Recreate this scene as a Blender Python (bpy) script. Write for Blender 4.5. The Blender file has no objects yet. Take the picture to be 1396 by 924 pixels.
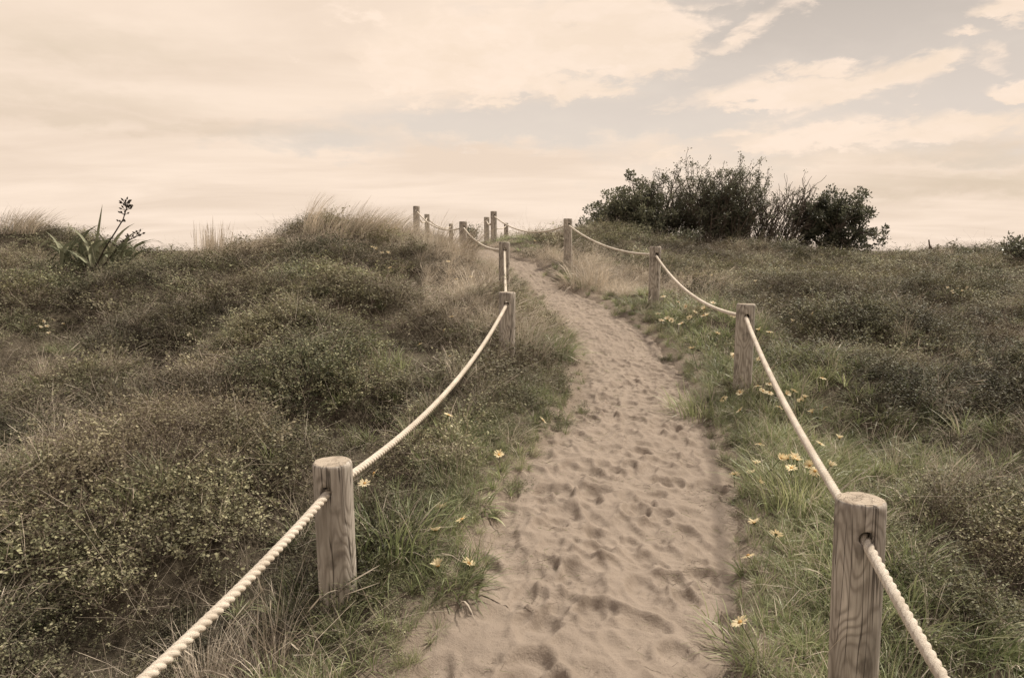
import bpy, bmesh, math, random
import numpy as np
from mathutils import Vector, Matrix

random.seed(7)
rng = np.random.default_rng(11)
S = bpy.context.scene
COL = S.collection
R = math.radians

# ------------------------------------------------------------------ camera model
PW, PH, F = 1396.0, 924.0, 1008.0
PITCH = R(6.85)
CP, SP = math.cos(PITCH), math.sin(PITCH)
EYE = np.array([0.0, 0.0, 1.6])

def ray(px, py):
    u = (px - PW / 2) / F
    v = (py - PH / 2) / F
    return np.array([u, CP - v * SP, -(SP + v * CP)])

def at(px, py, z):
    return EYE + z * ray(px, py)

def az_el(px, py):
    d = ray(px, py)
    d = d / np.linalg.norm(d)
    return math.atan2(d[0], d[1]), math.asin(d[2])

def sstep(a, b, x):
    t = np.clip((x - a) / (b - a), 0, 1)
    return t * t * (3 - 2 * t)

# ------------------------------------------------------------------ value noise
class Noise:
    def __init__(self, seed):
        self.t = np.random.default_rng(seed).random((256, 256))
    def __call__(self, x, y):
        xi = np.floor(x).astype(int); yi = np.floor(y).astype(int)
        fx = x - xi; fy = y - yi
        fx = fx * fx * (3 - 2 * fx); fy = fy * fy * (3 - 2 * fy)
        g = lambda i, j: self.t[i & 255, j & 255]
        a = g(xi, yi) * (1 - fx) + g(xi + 1, yi) * fx
        b = g(xi, yi + 1) * (1 - fx) + g(xi + 1, yi + 1) * fx
        return a * (1 - fy) + b * fy
N1, N2, N3 = Noise(1), Noise(2), Noise(3)
def fbm(n, x, y, o=4):
    s = 0; a = 0.5
    for k in range(o):
        s = s + a * n(x * 2 ** k + 17.3 * k, y * 2 ** k + 5.1 * k); a *= 0.5
    return s

# ------------------------------------------------------------------ posts (pixel of the top, width in pixels, height above soil)
DIA = 0.15
def post_top(px, py, w):
    return at(px, py, DIA * F / w)
LEFT = [(453, 628, 52.5, .60), (691.5, 398, 22.6, .74), (687.6, 330, 14.9, .78), (631.5, 302, 11, .76),
        (567.7, 281, 9, .76), (582, 292, 7, .76), (614.8, 305, 5.8, .8)]
RIGHT = [(1174, 679, 65, .80), (1017, 414, 24.5, .80), (893.5, 336, 15.6, .84), (774, 298, 11.7, .80),
         (673, 288, 8.7, .76), (663.5, 296, 7.6, .76), (690, 304, 5.9, .8)]
LT = [post_top(*p[:3]) for p in LEFT]
RT = [post_top(*p[:3]) for p in RIGHT]
L0T = np.array([-1.40, -0.80, 0.90]); R0T = np.array([0.72, -1.40, 0.55])

# ------------------------------------------------------------------ dune surface: thin plate spline through measured points
ctrl = []
for t, p in zip(LT, LEFT): ctrl.append((t[0], t[1], t[2] - p[3]))
for t, p in zip(RT, RIGHT): ctrl.append((t[0], t[1], t[2] - p[3]))
ctrl += [(-1.4, -.8, .12), (.72, -1.4, -.2), (0, -.5, -.02), (-4, -1, .1), (4, -1, 0), (0, -6, -.4), (-10, -5, -.2), (10, -5, -.4)]
for px, py, z in [
    (0, 924, 2.75), (240, 924, 2.7), (0, 700, 4.3), (220, 720, 3.75), (340, 560, 5.0), (120, 560, 5.7), (0, 560, 6.2),
    (350, 470, 6.6), (100, 450, 8.6), (240, 420, 9.2), (420, 400, 8.6), (560, 430, 8.0), (0, 400, 10.5), (300, 375, 11.2),
    (430, 338, 11.6), (540, 350, 12.2), (350, 330, 13.0), (440, 302, 14.2), (520, 306, 15.5), (310, 346, 14.0),
    (120, 377, 11.5), (230, 374, 14.5), (195, 369, 15.5), (265, 371, 14.5), (60, 314, 16.5), (0, 312, 16.5), (130, 338, 16.5), (-200, 340, 15), (-200, 480, 8),
    (600, 340, 14.5), (640, 342, 17.5), (610, 322, 21), (720, 332, 19.5), (745, 316, 19.5), (690, 330, 24),
    (820, 318, 19), (880, 318, 20), (830, 350, 15), (850, 385, 12.2), (960, 335, 20), (1010, 338, 20.5), (1080, 338, 20.5),
    (940, 360, 16.5), (1000, 395, 12), (1100, 360, 17.5), (1180, 352, 21.5), (1100, 400, 12.2), (1200, 420, 11), (1240, 345, 29), (1300, 340, 32), (1396, 335, 28),
    (1300, 352, 24), (1396, 352, 21), (1396, 400, 13.5), (1240, 380, 15.5), (1300, 440, 10), (1200, 500, 7.6), (1396, 500, 8.0), (1150, 560, 5.9), (1300, 600, 5.4), (1250, 700, 4.1),
    (1396, 700, 4.3), (1396, 924, 2.75), (1250, 860, 3.0), (1600, 600, 5.6), (1600, 400, 13),
    ]:
    p_ = at(px, py, z); ctrl.append((p_[0], p_[1], p_[2] - (.05 + .009 * z)))
# behind the crest the dune falls away again
for x, y, z in [(-16, 24, .9), (-8, 21, .9), (-4, 30, .6), (2, 32, .7), (8, 29, 1.2), (15, 30, .9), (25, 40, .6), (0, 45, -.6), (-20, 40, -.6), (20, 50, -.6), (-40, 30, -.5), (40, 25, 0), (-25, 5, .3), (25, 5, .1)]:
    ctrl.append((x, y, z))
CT = np.array(ctrl)
def _U(r2):
    return 0.5 * r2 * np.log(np.maximum(r2, 1e-12))
def _fit(P, lam=0.02):
    n = len(P)
    d = ((P[:, None, :2] - P[None, :, :2]) ** 2).sum(2)
    A = np.zeros((n + 3, n + 3))
    A[:n, :n] = _U(d) + lam * np.eye(n)
    A[:n, n] = 1; A[:n, n + 1:] = P[:, :2]
    A[n, :n] = 1; A[n + 1:, :n] = P[:, :2].T
    b = np.zeros(n + 3); b[:n] = P[:, 2]
    return np.linalg.solve(A, b)
TW = _fit(CT)
def base_h(x, y):
    x = np.asarray(x, float); y = np.asarray(y, float)
    sh = x.shape; x = x.ravel(); y = y.ravel()
    n = len(CT); out = np.empty(len(x))
    for i in range(0, len(x), 20000):
        xs, ys = np.clip(x[i:i + 20000], -45, 45), np.clip(y[i:i + 20000], -8, 55)
        d = (xs[:, None] - CT[None, :, 0]) ** 2 + (ys[:, None] - CT[None, :, 1]) ** 2
        out[i:i + 20000] = _U(d) @ TW[:n] + TW[n] + TW[n + 1] * xs + TW[n + 2] * ys
    rr = np.hypot(x, y - 12)
    w = sstep(30, 50, rr)
    out = out * (1 - w) + (-1.2) * w
    return out.reshape(sh)

def hit_base(px, py, h=base_h, lo=1.2, hi=45):
    d = ray(px, py)
    zs = np.linspace(lo, hi, 3000)
    P = EYE[None] + zs[:, None] * d[None]
    below = P[:, 2] < h(P[:, 0], P[:, 1])
    i = int(np.argmax(below))
    if not below[i]: i = len(zs) - 1
    return P[i]

# ------------------------------------------------------------------ the path's centre line
rows = [(924, 548, 1005), (850, 592, 1012), (800, 615, 1008), (700, 672, 1005), (650, 708, 998), (600, 742, 984),
        (550, 776, 956), (500, 790, 932), (460, 778, 900), (430, 748, 858), (408, 728, 820), (394, 717, 788), (384, 709, 765)]
pc = [(-.6, -6, .6), (-.4, -3, .6), (-.05, -.6, .6), (.1, 1.2, .58)]
for py, a, b in rows:
    A, B = hit_base(a, py), hit_base(b, py)
    pc.append(((A[0] + B[0]) / 2, (A[1] + B[1]) / 2, abs(B[0] - A[0]) / 2 * .97))
pc += [(-.35, 14.8, .42), (-.95, 16.6, .45), (-1.5, 19, .5), (-1.55, 22, .5), (-1.2, 26, .5), (-1.0, 31, .5)]
pc = np.array(pc)
def resample(P, step):
    # catmull-rom
    out = []
    Q = np.vstack([2 * P[0] - P[1], P, 2 * P[-1] - P[-2]])
    for i in range(1, len(Q) - 2):
        n = max(2, int(np.linalg.norm(Q[i + 1, :2] - Q[i, :2]) / step))
        for t in np.arange(n) / n:
            out.append(.5 * ((2 * Q[i]) + (-Q[i - 1] + Q[i + 1]) * t + (2 * Q[i - 1] - 5 * Q[i] + 4 * Q[i + 1] - Q[i + 2]) * t ** 2
                             + (-Q[i - 1] + 3 * Q[i] - 3 * Q[i + 1] + Q[i + 2]) * t ** 3))
    out.append(Q[-2])
    return np.array(out)
PC = resample(pc, .12)
def path_d(x, y):
    """(distance beyond the sand's edge, side: -1 left +1 right)"""
    x = np.asarray(x, float); y = np.asarray(y, float); sh = x.shape
    x = x.ravel(); y = y.ravel()
    db = np.empty(len(x)); sd = np.empty(len(x))
    T = np.gradient(PC[:, :2], axis=0)
    for i in range(0, len(x), 20000):
        xs, ys = x[i:i + 20000], y[i:i + 20000]
        d2 = (xs[:, None] - PC[None, :, 0]) ** 2 + (ys[:, None] - PC[None, :, 1]) ** 2
        k = d2.argmin(1)
        db[i:i + 20000] = np.sqrt(d2[np.arange(len(xs)), k]) - PC[k, 2]
        sd[i:i + 20000] = np.sign(T[k, 1] * (xs - PC[k, 0]) - T[k, 0] * (ys - PC[k, 1]))
    return db.reshape(sh), sd.reshape(sh)

# scrub mounds
MN = []
for _ in range(900):
    x, y = rng.uniform(-22, 22), rng.uniform(.6, 30)
    if abs(x) > y * .95 + 2.5: continue
    r = rng.uniform(.4, 1.0) * (1 + .02 * y)
    MN.append((x, y, r, r * rng.uniform(.28, .56)))
MN = np.array(MN)
MT = np.append(rng.uniform(-.44, .36, len(MN)), -.15); MH = np.append(np.clip(rng.normal(.2, .36, len(MN)), 0, 1), .5)
def ground_h(x, y, want_m=False):
    x = np.asarray(x, float); y = np.asarray(y, float)
    h = base_h(x, y)
    db, sd = path_d(x, y)
    m = np.zeros_like(h); mid = np.full(h.shape, -1)
    amp = sstep(.15, 1.0, db)
    for mi_, (cx, cy, r, hh) in enumerate(MN):
        d2 = ((x - cx) ** 2 + (y - cy) ** 2) / (r * r)
        q = d2 < 1
        if q.any():
            v_ = hh * (1 - d2[q]) ** .75
            mid[q] = np.where(v_ > m[q], mi_, mid[q]); m[q] = np.maximum(m[q], v_)
    h = h + amp * (m - .17) * (1 - .6 * sstep(9, 16, y)) + amp * .05 * (fbm(N1, x * 2.1, y * 2.1) - .5)
    mm = m / .2
    h = h - .15 * (1 - sstep(-.22, .04, db)) + .03 * sstep(0, .3, db)
    return (h, mm, mid) if want_m else h

# ------------------------------------------------------------------ node helpers
def new_mat(name):
    m = bpy.data.materials.new(name); m.use_nodes = True
    nt = m.node_tree; nt.nodes.clear()
    return m, nt
def nd(nt, t, **kw):
    n = nt.nodes.new(t)
    for k, v in kw.items():
        if k.startswith('i_'):
            n.inputs[k[2:].replace('_', ' ')].default_value = v
        else: setattr(n, k, v)
    return n
def ln(nt, a, b): nt.links.new(a, b)
def mth(nt, op, a, b=None, c=None, clamp=False):
    n = nt.nodes.new('ShaderNodeMath'); n.operation = op; n.use_clamp = clamp
    for i, v in enumerate((a, b, c)):
        if v is None: continue
        if isinstance(v, (int, float)): n.inputs[i].default_value = v
        else: nt.links.new(v, n.inputs[i])
    return n.outputs[0]
def mixc(nt, f, a, b, mode='MIX'):
    n = nt.nodes.new('ShaderNodeMix'); n.data_type = 'RGBA'; n.blend_type = mode
    for s, v in ((n.inputs[0], f), (n.inputs[6], a), (n.inputs[7], b)):
        if isinstance(v, (int, float)): s.default_value = v
        elif isinstance(v, tuple): s.default_value = v if len(v) == 4 else (*v, 1)
        else: nt.links.new(v, s)
    return n.outputs[2]
def ramp(nt, fac, stops, interp='LINEAR'):
    n = nt.nodes.new('ShaderNodeValToRGB'); n.color_ramp.interpolation = interp
    e = n.color_ramp.elements
    while len(e) < len(stops): e.new(.5)
    for k, (p, c) in enumerate(stops):
        e[k].position = p; e[k].color = (*c, 1) if len(c) == 3 else c
    nt.links.new(fac, n.inputs[0])
    return n.outputs[0]
def noise(nt, vec, scale, detail=4, rough=.5, dist=0):
    n = nt.nodes.new('ShaderNodeTexNoise'); n.inputs['Scale'].default_value = scale
    n.inputs['Detail'].default_value = detail; n.inputs['Roughness'].default_value = rough; n.inputs['Distortion'].default_value = dist
    if vec is not None: nt.links.new(vec, n.inputs['Vector'])
    return n.outputs['Fac']
def mapping(nt, vec, sc=(1, 1, 1), loc=(0, 0, 0)):
    n = nt.nodes.new('ShaderNodeMapping'); n.inputs['Scale'].default_value = sc; n.inputs['Location'].default_value = loc
    nt.links.new(vec, n.inputs['Vector']); return n.outputs[0]
def out_bsdf(nt, color, rough=.8, bump=None, bstr=.3, bdist=.01, spec=.3, transl=0):
    b = nt.nodes.new('ShaderNodeBsdfPrincipled'); o = nt.nodes.new('ShaderNodeOutputMaterial')
    b.inputs['Roughness'].default_value = rough; b.inputs['Specular IOR Level'].default_value = spec
    if isinstance(color, tuple): b.inputs['Base Color'].default_value = (*color, 1)
    else: nt.links.new(color, b.inputs['Base Color'])
    if bump is not None:
        bp = nt.nodes.new('ShaderNodeBump'); bp.inputs['Strength'].default_value = bstr; bp.inputs['Distance'].default_value = bdist
        nt.links.new(bump, bp.inputs['Height']); nt.links.new(bp.outputs[0], b.inputs['Normal'])
    if transl:
        t = nt.nodes.new('ShaderNodeBsdfTranslucent'); mx = nt.nodes.new('ShaderNodeMixShader'); mx.inputs[0].default_value = transl
        if isinstance(color, tuple): t.inputs[0].default_value = (*color, 1)
        else: nt.links.new(color, t.inputs[0])
        nt.links.new(b.outputs[0], mx.inputs[1]); nt.links.new(t.outputs[0], mx.inputs[2]); nt.links.new(mx.outputs[0], o.inputs[0])
    else: nt.links.new(b.outputs[0], o.inputs[0])
    return b

# foliage: per-leaf value 'rnd', per-plant random, and broad patches over the dune
def foliage_mat(name, stops, patch=None, patch_scale=.45, transl=.25, rough=.6, spec=.25, per_plant=.35):
    m, nt = new_mat(name)
    at_ = nd(nt, 'ShaderNodeAttribute', attribute_name='rnd')
    oi = nt.nodes.new('ShaderNodeObjectInfo'); g = nt.nodes.new('ShaderNodeNewGeometry')
    f = mth(nt, 'ADD', mth(nt, 'MULTIPLY', at_.outputs['Fac'], 1 - per_plant), mth(nt, 'MULTIPLY', oi.outputs['Random'], per_plant))
    c = ramp(nt, f, stops)
    if patch:
        p = noise(nt, g.outputs['Position'], patch_scale, 3, .55)
        k = ramp(nt, p, [(.40, (0, 0, 0)), (.60, (1, 1, 1))])
        hu = nd(nt, 'ShaderNodeAttribute', attribute_name='hue', attribute_type='INSTANCER')
        c = mixc(nt, mth(nt, 'ADD', mth(nt, 'MULTIPLY', k, patch[1] * .6), mth(nt, 'MULTIPLY', hu.outputs['Fac'], .55), clamp=True), c, patch[0])
    b_ = noise(nt, g.outputs['Position'], 1.5, 2, .5)
    b_ = ramp(nt, b_, [(.36, (.74, .74, .74)), (.64, (1.22, 1.22, 1.22))])
    to = nd(nt, 'ShaderNodeAttribute', attribute_name='tone', attribute_type='INSTANCER')
    b_ = mixc(nt, 1.0, b_, mth(nt, 'ADD', to.outputs['Fac'], 1.0), 'MULTIPLY')
    c = mixc(nt, 1.0, c, b_, 'MULTIPLY')
    out_bsdf(nt, c, rough, spec=spec, transl=transl)
    return m

M = {}
M['scrub_leaf'] = foliage_mat('scrub_leaf', [(0, (.032, .037, .020)), (.40, (.105, .115, .062)), (.72, (.29, .29, .165)), (1, (.52, .49, .32))], ((.19, .15, .105), .5), .8, transl=.22)
M['scrub_twig'] = foliage_mat('scrub_twig', [(0, (.08, .064, .05)), (.6, (.18, .145, .115)), (1, (.46, .39, .31))], transl=0, rough=.85)
M['green'] = foliage_mat('green_blade', [(0, (.11, .135, .062)), (.5, (.235, .275, .130)), (.85, (.38, .395, .215)), (1, (.58, .54, .39))], ((.26, .24, .14), .35), .6, transl=.35, rough=.45, spec=.4)
M['dry'] = foliage_mat('dry_blade', [(0, (.28, .235, .180)), (.5, (.52, .45, .36)), (1, (.76, .68, .57))], transl=.25, rough=.6)
M['bush_leaf'] = foliage_mat('bush_leaf', [(0, (.06, .064, .044)), (.6, (.155, .158, .105)), (1, (.34, .33, .225))], transl=.4, rough=.4, spec=.5)
M['bark'] = foliage_mat('bark', [(0, (.06, .049, .040)), (1, (.16, .132, .108))], transl=0, rough=.9)
M['flax'] = foliage_mat('flax_leaf', [(0, (.12, .13, .085)), (.6, (.21, .22, .145)), (1, (.34, .34, .24))], transl=.15, rough=.7, spec=.15)
M['pod'] = foliage_mat('seed_pod', [(0, (.03, .025, .02)), (1, (.07, .055, .042))], transl=0)
M['petal'] = foliage_mat('petal', [(0, (.68, .55, .31)), (1, (.83, .73, .51))], transl=.3, rough=.6)
M['pale_petal'] = foliage_mat('pale_petal', [(0, (.62, .52, .34)), (1, (.76, .68, .50))], transl=.3, rough=.6)
M['disc'] = foliage_mat('flower_disc', [(0, (.36, .20, .06)), (1, (.50, .30, .10))], transl=0)
M['stem'] = foliage_mat('flower_stem', [(0, (.09, .105, .05)), (1, (.13, .15, .07))], transl=.1)

def sand_nodes(nt, P):
    big = noise(nt, P, 1.6, 5, .6); mid = noise(nt, P, 9, 5, .6); fine = noise(nt, P, 420, 2, .6); grit = noise(nt, P, 60, 4, .7)
    c = mixc(nt, big, (.232, .190, .154), (.362, .302, .248))
    c = mixc(nt, mth(nt, 'MULTIPLY', ramp(nt, mid, [(.35, (1, 1, 1)), (.6, (0, 0, 0))]), .45), c, (.225, .183, .145))
    c = mixc(nt, mth(nt, 'MULTIPLY', ramp(nt, grit, [(.58, (0, 0, 0)), (.70, (1, 1, 1))]), .55), c, (.15, .118, .09))
    c = mixc(nt, mth(nt, 'MULTIPLY', ramp(nt, fine, [(.35, (1, 1, 1)), (.65, (0, 0, 0))]), .45), c, (.16, .13, .105))
    h = mth(nt, 'ADD', mth(nt, 'MULTIPLY', mid, 1.0), mth(nt, 'ADD', mth(nt, 'MULTIPLY', grit, .45), mth(nt, 'MULTIPLY', fine, .16)))
    return c, h
def sand_mat():
    m, nt = new_mat('trodden_sand')
    tc = nt.nodes.new('ShaderNodeNewGeometry')
    c, h = sand_nodes(nt, tc.outputs['Position'])
    at_ = nd(nt, 'ShaderNodeAttribute', attribute_name='edge_dark')
    c = mixc(nt, at_.outputs['Fac'], c, (.17, .135, .10))  # sand turns a darker brown towards the path edges
    out_bsdf(nt, c, .95, h, .9, .012, spec=.15)
    return m
def soil_mat():
    m, nt = new_mat('dune_soil')
    tc = nt.nodes.new('ShaderNodeNewGeometry'); P = tc.outputs['Position']
    a = noise(nt, P, 3, 6, .65); b = noise(nt, P, 40, 5, .7)
    c = mixc(nt, a, (.045, .038, .028), (.105, .088, .064))
    c = mixc(nt, ramp(nt, b, [(.4, (0, 0, 0)), (.7, (1, 1, 1))]), c, (.14, .118, .088))
    sc, sh = sand_nodes(nt, P)
    at_ = nd(nt, 'ShaderNodeAttribute', attribute_name='sandy')
    k = ramp(nt, mth(nt, 'ADD', at_.outputs['Fac'], mth(nt, 'MULTIPLY', mth(nt, 'SUBTRACT', b, .5), .9)), [(.25, (0, 0, 0)), (.75, (1, 1, 1))])
    c = mixc(nt, k, c, mixc(nt, .35, sc, (.17, .135, .10)))
    out_bsdf(nt, c, .95, b, .8, .03, spec=.1)
    return m
def wood_mat():
    m, nt = new_mat('weathered_pine')
    tc = nt.nodes.new('ShaderNodeTexCoord'); oi = nt.nodes.new('ShaderNodeObjectInfo'); g = nt.nodes.new('ShaderNodeNewGeometry')
    off = nt.nodes.new('ShaderNodeCombineXYZ')
    r7 = mth(nt, 'MULTIPLY', oi.outputs['Random'], 37.0)
    ln(nt, r7, off.inputs[0]); ln(nt, r7, off.inputs[2])
    va = nd(nt, 'ShaderNodeVectorMath', operation='ADD'); ln(nt, tc.outputs['Object'], va.inputs[0]); ln(nt, off.outputs[0], va.inputs[1])
    P = va.outputs[0]
    # cathedral grain: contour lines of a noise drawn out along the log
    n1 = noise(nt, mapping(nt, P, (7.0, 7.0, 2.1)), 1, 2.2, .42)
    rings = mth(nt, 'SINE', mth(nt, 'MULTIPLY', n1, 105.0))
    rings = ramp(nt, mth(nt, 'ADD', mth(nt, 'MULTIPLY', rings, .5), .5), [(.0, (1, 1, 1)), (.35, (.35, .35, .35)), (.8, (0, 0, 0))])
    fib = noise(nt, mapping(nt, P, (75, 75, 3)), 1, 4, .65)
    blot = noise(nt, mapping(nt, P, (9, 9, 3.2)), 1, 4, .6)
    stain = ramp(nt, noise(nt, mapping(nt, P, (14, 14, 9), (3, 7, 1)), 1, 3, .5), [(.56, (0, 0, 0)), (.68, (1, 1, 1))])
    c = mixc(nt, ramp(nt, blot, [(.3, (0, 0, 0)), (.7, (1, 1, 1))]), (.33, .30, .265), (.64, .585, .515))
    c = mixc(nt, mth(nt, 'MULTIPLY', mth(nt, 'MULTIPLY', rings, .58), mth(nt, 'ADD', .25, mth(nt, 'MULTIPLY', blot, 1.0))), c, (.115, .096, .078))
    c = mixc(nt, mth(nt, 'MULTIPLY', ramp(nt, fib, [(.3, (1, 1, 1)), (.62, (0, 0, 0))]), .6), c, (.14, .115, .092))
    c = mixc(nt, mth(nt, 'MULTIPLY', stain, .55), c, (.075, .060, .048))
    # drying cracks: narrow, long
    ck = noise(nt, mapping(nt, P, (26, 26, 1.1), (9, 2, 4)), 1, 2, .5)
    ck = mth(nt, 'ABSOLUTE', mth(nt, 'SUBTRACT', ck, .5))
    ckm = ramp(nt, ck, [(.0, (1, 1, 1)), (.018, (0, 0, 0))])
    gate = ramp(nt, noise(nt, mapping(nt, P, (5, 5, 3), (2, 2, 2)), 1, 1, .5), [(.42, (0, 0, 0)), (.50, (1, 1, 1))])
    ckm = mth(nt, 'MULTIPLY', ckm, gate)
    c = mixc(nt, mth(nt, 'MULTIPLY', ckm, .8), c, (.03, .023, .018))
    # end grain on the sawn top
    sx = nt.nodes.new('ShaderNodeSeparateXYZ'); ln(nt, tc.outputs['Object'], sx.inputs[0])
    rad = mth(nt, 'SQRT', mth(nt, 'ADD', mth(nt, 'MULTIPLY', sx.outputs[0], sx.outputs[0]), mth(nt, 'MULTIPLY', sx.outputs[1], sx.outputs[1])))
    rad = mth(nt, 'ADD', rad, mth(nt, 'MULTIPLY', noise(nt, P, 14, 3), .02))
    er = mth(nt, 'ADD', mth(nt, 'MULTIPLY', mth(nt, 'SINE', mth(nt, 'MULTIPLY', rad, 900.0)), .5), .5)
    ec = mixc(nt, mth(nt, 'MULTIPLY', er, .45), (.42, .36, .29), (.26, .215, .17))
    ec = mixc(nt, ramp(nt, noise(nt, P, 22, 4, .6), [(.45, (0, 0, 0)), (.7, (.7, .7, .7))]), ec, (.16, .125, .095))
    nz = nt.nodes.new('ShaderNodeSeparateXYZ'); tn = nd(nt, 'ShaderNodeVectorTransform', vector_type='NORMAL', convert_from='WORLD', convert_to='OBJECT')
    ln(nt, g.outputs['True Normal'], tn.inputs[0]); ln(nt, tn.outputs[0], nz.inputs[0])
    top = mth(nt, 'GREATER_THAN', nz.outputs[2], .8)
    c = mixc(nt, top, c, ec)
    h = mth(nt, 'SUBTRACT', mth(nt, 'ADD', mth(nt, 'MULTIPLY', fib, .6), mth(nt, 'MULTIPLY', rings, -.25)), mth(nt, 'MULTIPLY', ckm, 1.2))
    out_bsdf(nt, c, .9, h, .8, .005, spec=.12)
    return m
def rope_mat():
    m, nt = new_mat('cream_rope')
    tc = nt.nodes.new('ShaderNodeNewGeometry'); P = tc.outputs['Position']
    a = noise(nt, P, 9, 4, .6); b = noise(nt, P, 380, 4, .7)
    c = mixc(nt, ramp(nt, a, [(.35, (0, 0, 0)), (.65, (1, 1, 1))]), (.60, .535, .45), (.80, .735, .64))
    c = mixc(nt, ramp(nt, b, [(.35, (.75, .75, .75)), (.6, (0, 0, 0))]), c, (.36, .30, .235))
    out_bsdf(nt, c, .9, b, .9, .004, spec=.1)
    return m
M['sand'], M['soil'], M['wood'], M['rope'] = sand_mat(), soil_mat(), wood_mat(), rope_mat()

# ------------------------------------------------------------------ mesh helpers
def raw_mesh(name, V, Q, mats, mi=None, rnd=None, smooth=False):
    V = np.asarray(V, np.float32); Q = np.asarray(Q, np.int32)
    me = bpy.data.meshes.new(name)
    n, k = Q.shape
    me.vertices.add(len(V)); me.vertices.foreach_set('co', V.ravel())
    me.loops.add(n * k); me.loops.foreach_set('vertex_index', Q.ravel())
    me.polygons.add(n); me.polygons.foreach_set('loop_start', np.arange(0, n * k, k, dtype=np.int32))
    for m in mats: me.materials.append(m)
    if mi is not None: me.polygons.foreach_set('material_index', np.asarray(mi, np.int32))
    me.polygons.foreach_set('use_smooth', np.full(n, smooth, bool))
    me.update(calc_edges=True)
    if rnd is not None:
        a = me.attributes.new('rnd', 'FLOAT', 'FACE'); a.data.foreach_set('value', np.asarray(rnd, np.float32))
    return me
def link(name, me, parent=None, loc=None):
    o = bpy.data.objects.new(name, me); COL.objects.link(o)
    if parent: o.parent = parent
    if loc is not None: o.location = loc
    return o
def tag(o, label=None, cat=None, group=None, kind=None):
    for k, v in (('label', label), ('category', cat), ('group', group), ('kind', kind)):
        if v: o[k] = v
    return o
def empty(name, loc, rz=0):
    o = bpy.data.objects.new(name, None); COL.objects.link(o); o.location = loc; o.rotation_euler = (0, 0, rz)
    o.empty_display_size = .1
    return o

class B:
    """collects quads"""
    def __init__(s): s.V = []; s.Q = []; s.M = []; s.R = []; s.n = 0
    def add(s, V, Q, m, r):
        s.V.append(V); s.Q.append(np.asarray(Q) + s.n); s.n += len(V)
        s.M.append(np.full(len(Q), m)); s.R.append(np.full(len(Q), r))
    def leaf(s, p, d, up, l, w, m, r, fold=.0):
        d = d / (np.linalg.norm(d) + 1e-9); sd = np.cross(d, up); sd = sd / (np.linalg.norm(sd) + 1e-9)
        V = np.array([p, p + d * l * .5 + sd * w * .5, p + d * l, p + d * l * .5 - sd * w * .5])
        s.add(V, [[0, 1, 2, 3]], m, r)
    def ribbon(s, pts, w, m, r, side=None):
        """flat blade along pts; w per point"""
        pts = np.asarray(pts); n = len(pts)
        d = np.gradient(pts, axis=0)
        if side is None:
            side = np.cross(d[0], (0, 0, 1.0))
            if np.linalg.norm(side) < 1e-5: side = np.array([1.0, 0, 0])
        side = side / np.linalg.norm(side)
        w = np.asarray(w)[:, None]
        V = np.empty((2 * n, 3)); V[0::2] = pts - side * w / 2; V[1::2] = pts + side * w / 2
        i = np.arange(n - 1) * 2
        s.add(V, np.stack([i, i + 1, i + 3, i + 2], 1), m, r)
    def tube(s, pts, rad, m, r, k=4):
        pts = np.asarray(pts, float); n = len(pts); rad = np.broadcast_to(rad, (n,))
        d = np.gradient(pts, axis=0); d /= (np.linalg.norm(d, axis=1)[:, None] + 1e-9)
        a = np.cross(d, (.31, .92, .17)); a /= (np.linalg.norm(a, axis=1)[:, None] + 1e-9); b = np.cross(d, a)
        th = np.arange(k) * 2 * math.pi / k
        V = pts[:, None] + rad[:, None, None] * (np.cos(th)[None, :, None] * a[:, None] + np.sin(th)[None, :, None] * b[:, None])
        V = V.reshape(-1, 3); Q = []
        for i in range(n - 1):
            for j in range(k):
                Q.append([i * k + j, i * k + (j + 1) % k, (i + 1) * k + (j + 1) % k, (i + 1) * k + j])
        s.add(V, Q, m, r)
    def mesh(s, name, mats, smooth=False):
        return raw_mesh(name, np.vstack(s.V), np.vstack(s.Q), mats, np.concatenate(s.M), np.concatenate(s.R), smooth)

def unit(v): return v / (np.linalg.norm(v) + 1e-9)

# ------------------------------------------------------------------ ground sheet
def axis(dense, lim, far):
    a = list(np.arange(dense[0], dense[1] + 1e-6, dense[2]))
    st = dense[2]; x = a[-1]
    while x < lim: st = min(st * 1.06, .6); x += st; a.append(x)
    while x < far: st *= 1.5; x += st; a.append(x)
    st = dense[2]; x = a[0]; lo = []
    while x > -lim: st = min(st * 1.06, .6); x -= st; lo.append(x)
    while x > -far: st *= 1.5; x -= st; lo.append(x)
    return np.array(lo[::-1] + a)
gx = axis((-4.5, 4.5, .07), 40, 2500); gy = axis((.5, 14, .08), 45, 2500)
GX, GY = np.meshgrid(gx, gy)
GZ = ground_h(GX, GY)
nx, ny = len(gx), len(gy)
I = np.arange(nx * ny).reshape(ny, nx)
Q = np.stack([I[:-1, :-1], I[:-1, 1:], I[1:, 1:], I[1:, :-1]], -1).reshape(-1, 4)
g = link('ground', raw_mesh('ground', np.stack([GX, GY, GZ], -1).reshape(-1, 3), Q, [M['soil']], smooth=True))
_db, _ = path_d(GX, GY)
_a = g.data.attributes.new('sandy', 'FLOAT', 'POINT'); _a.data.foreach_set('value', (1 - sstep(-.05, .42, _db + .3 * (fbm(N2, GX * 4, GY * 4) - .5))).astype(np.float32).ravel())
tag(g, 'dark sandy dune soil under the scrub', kind='structure')

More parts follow.
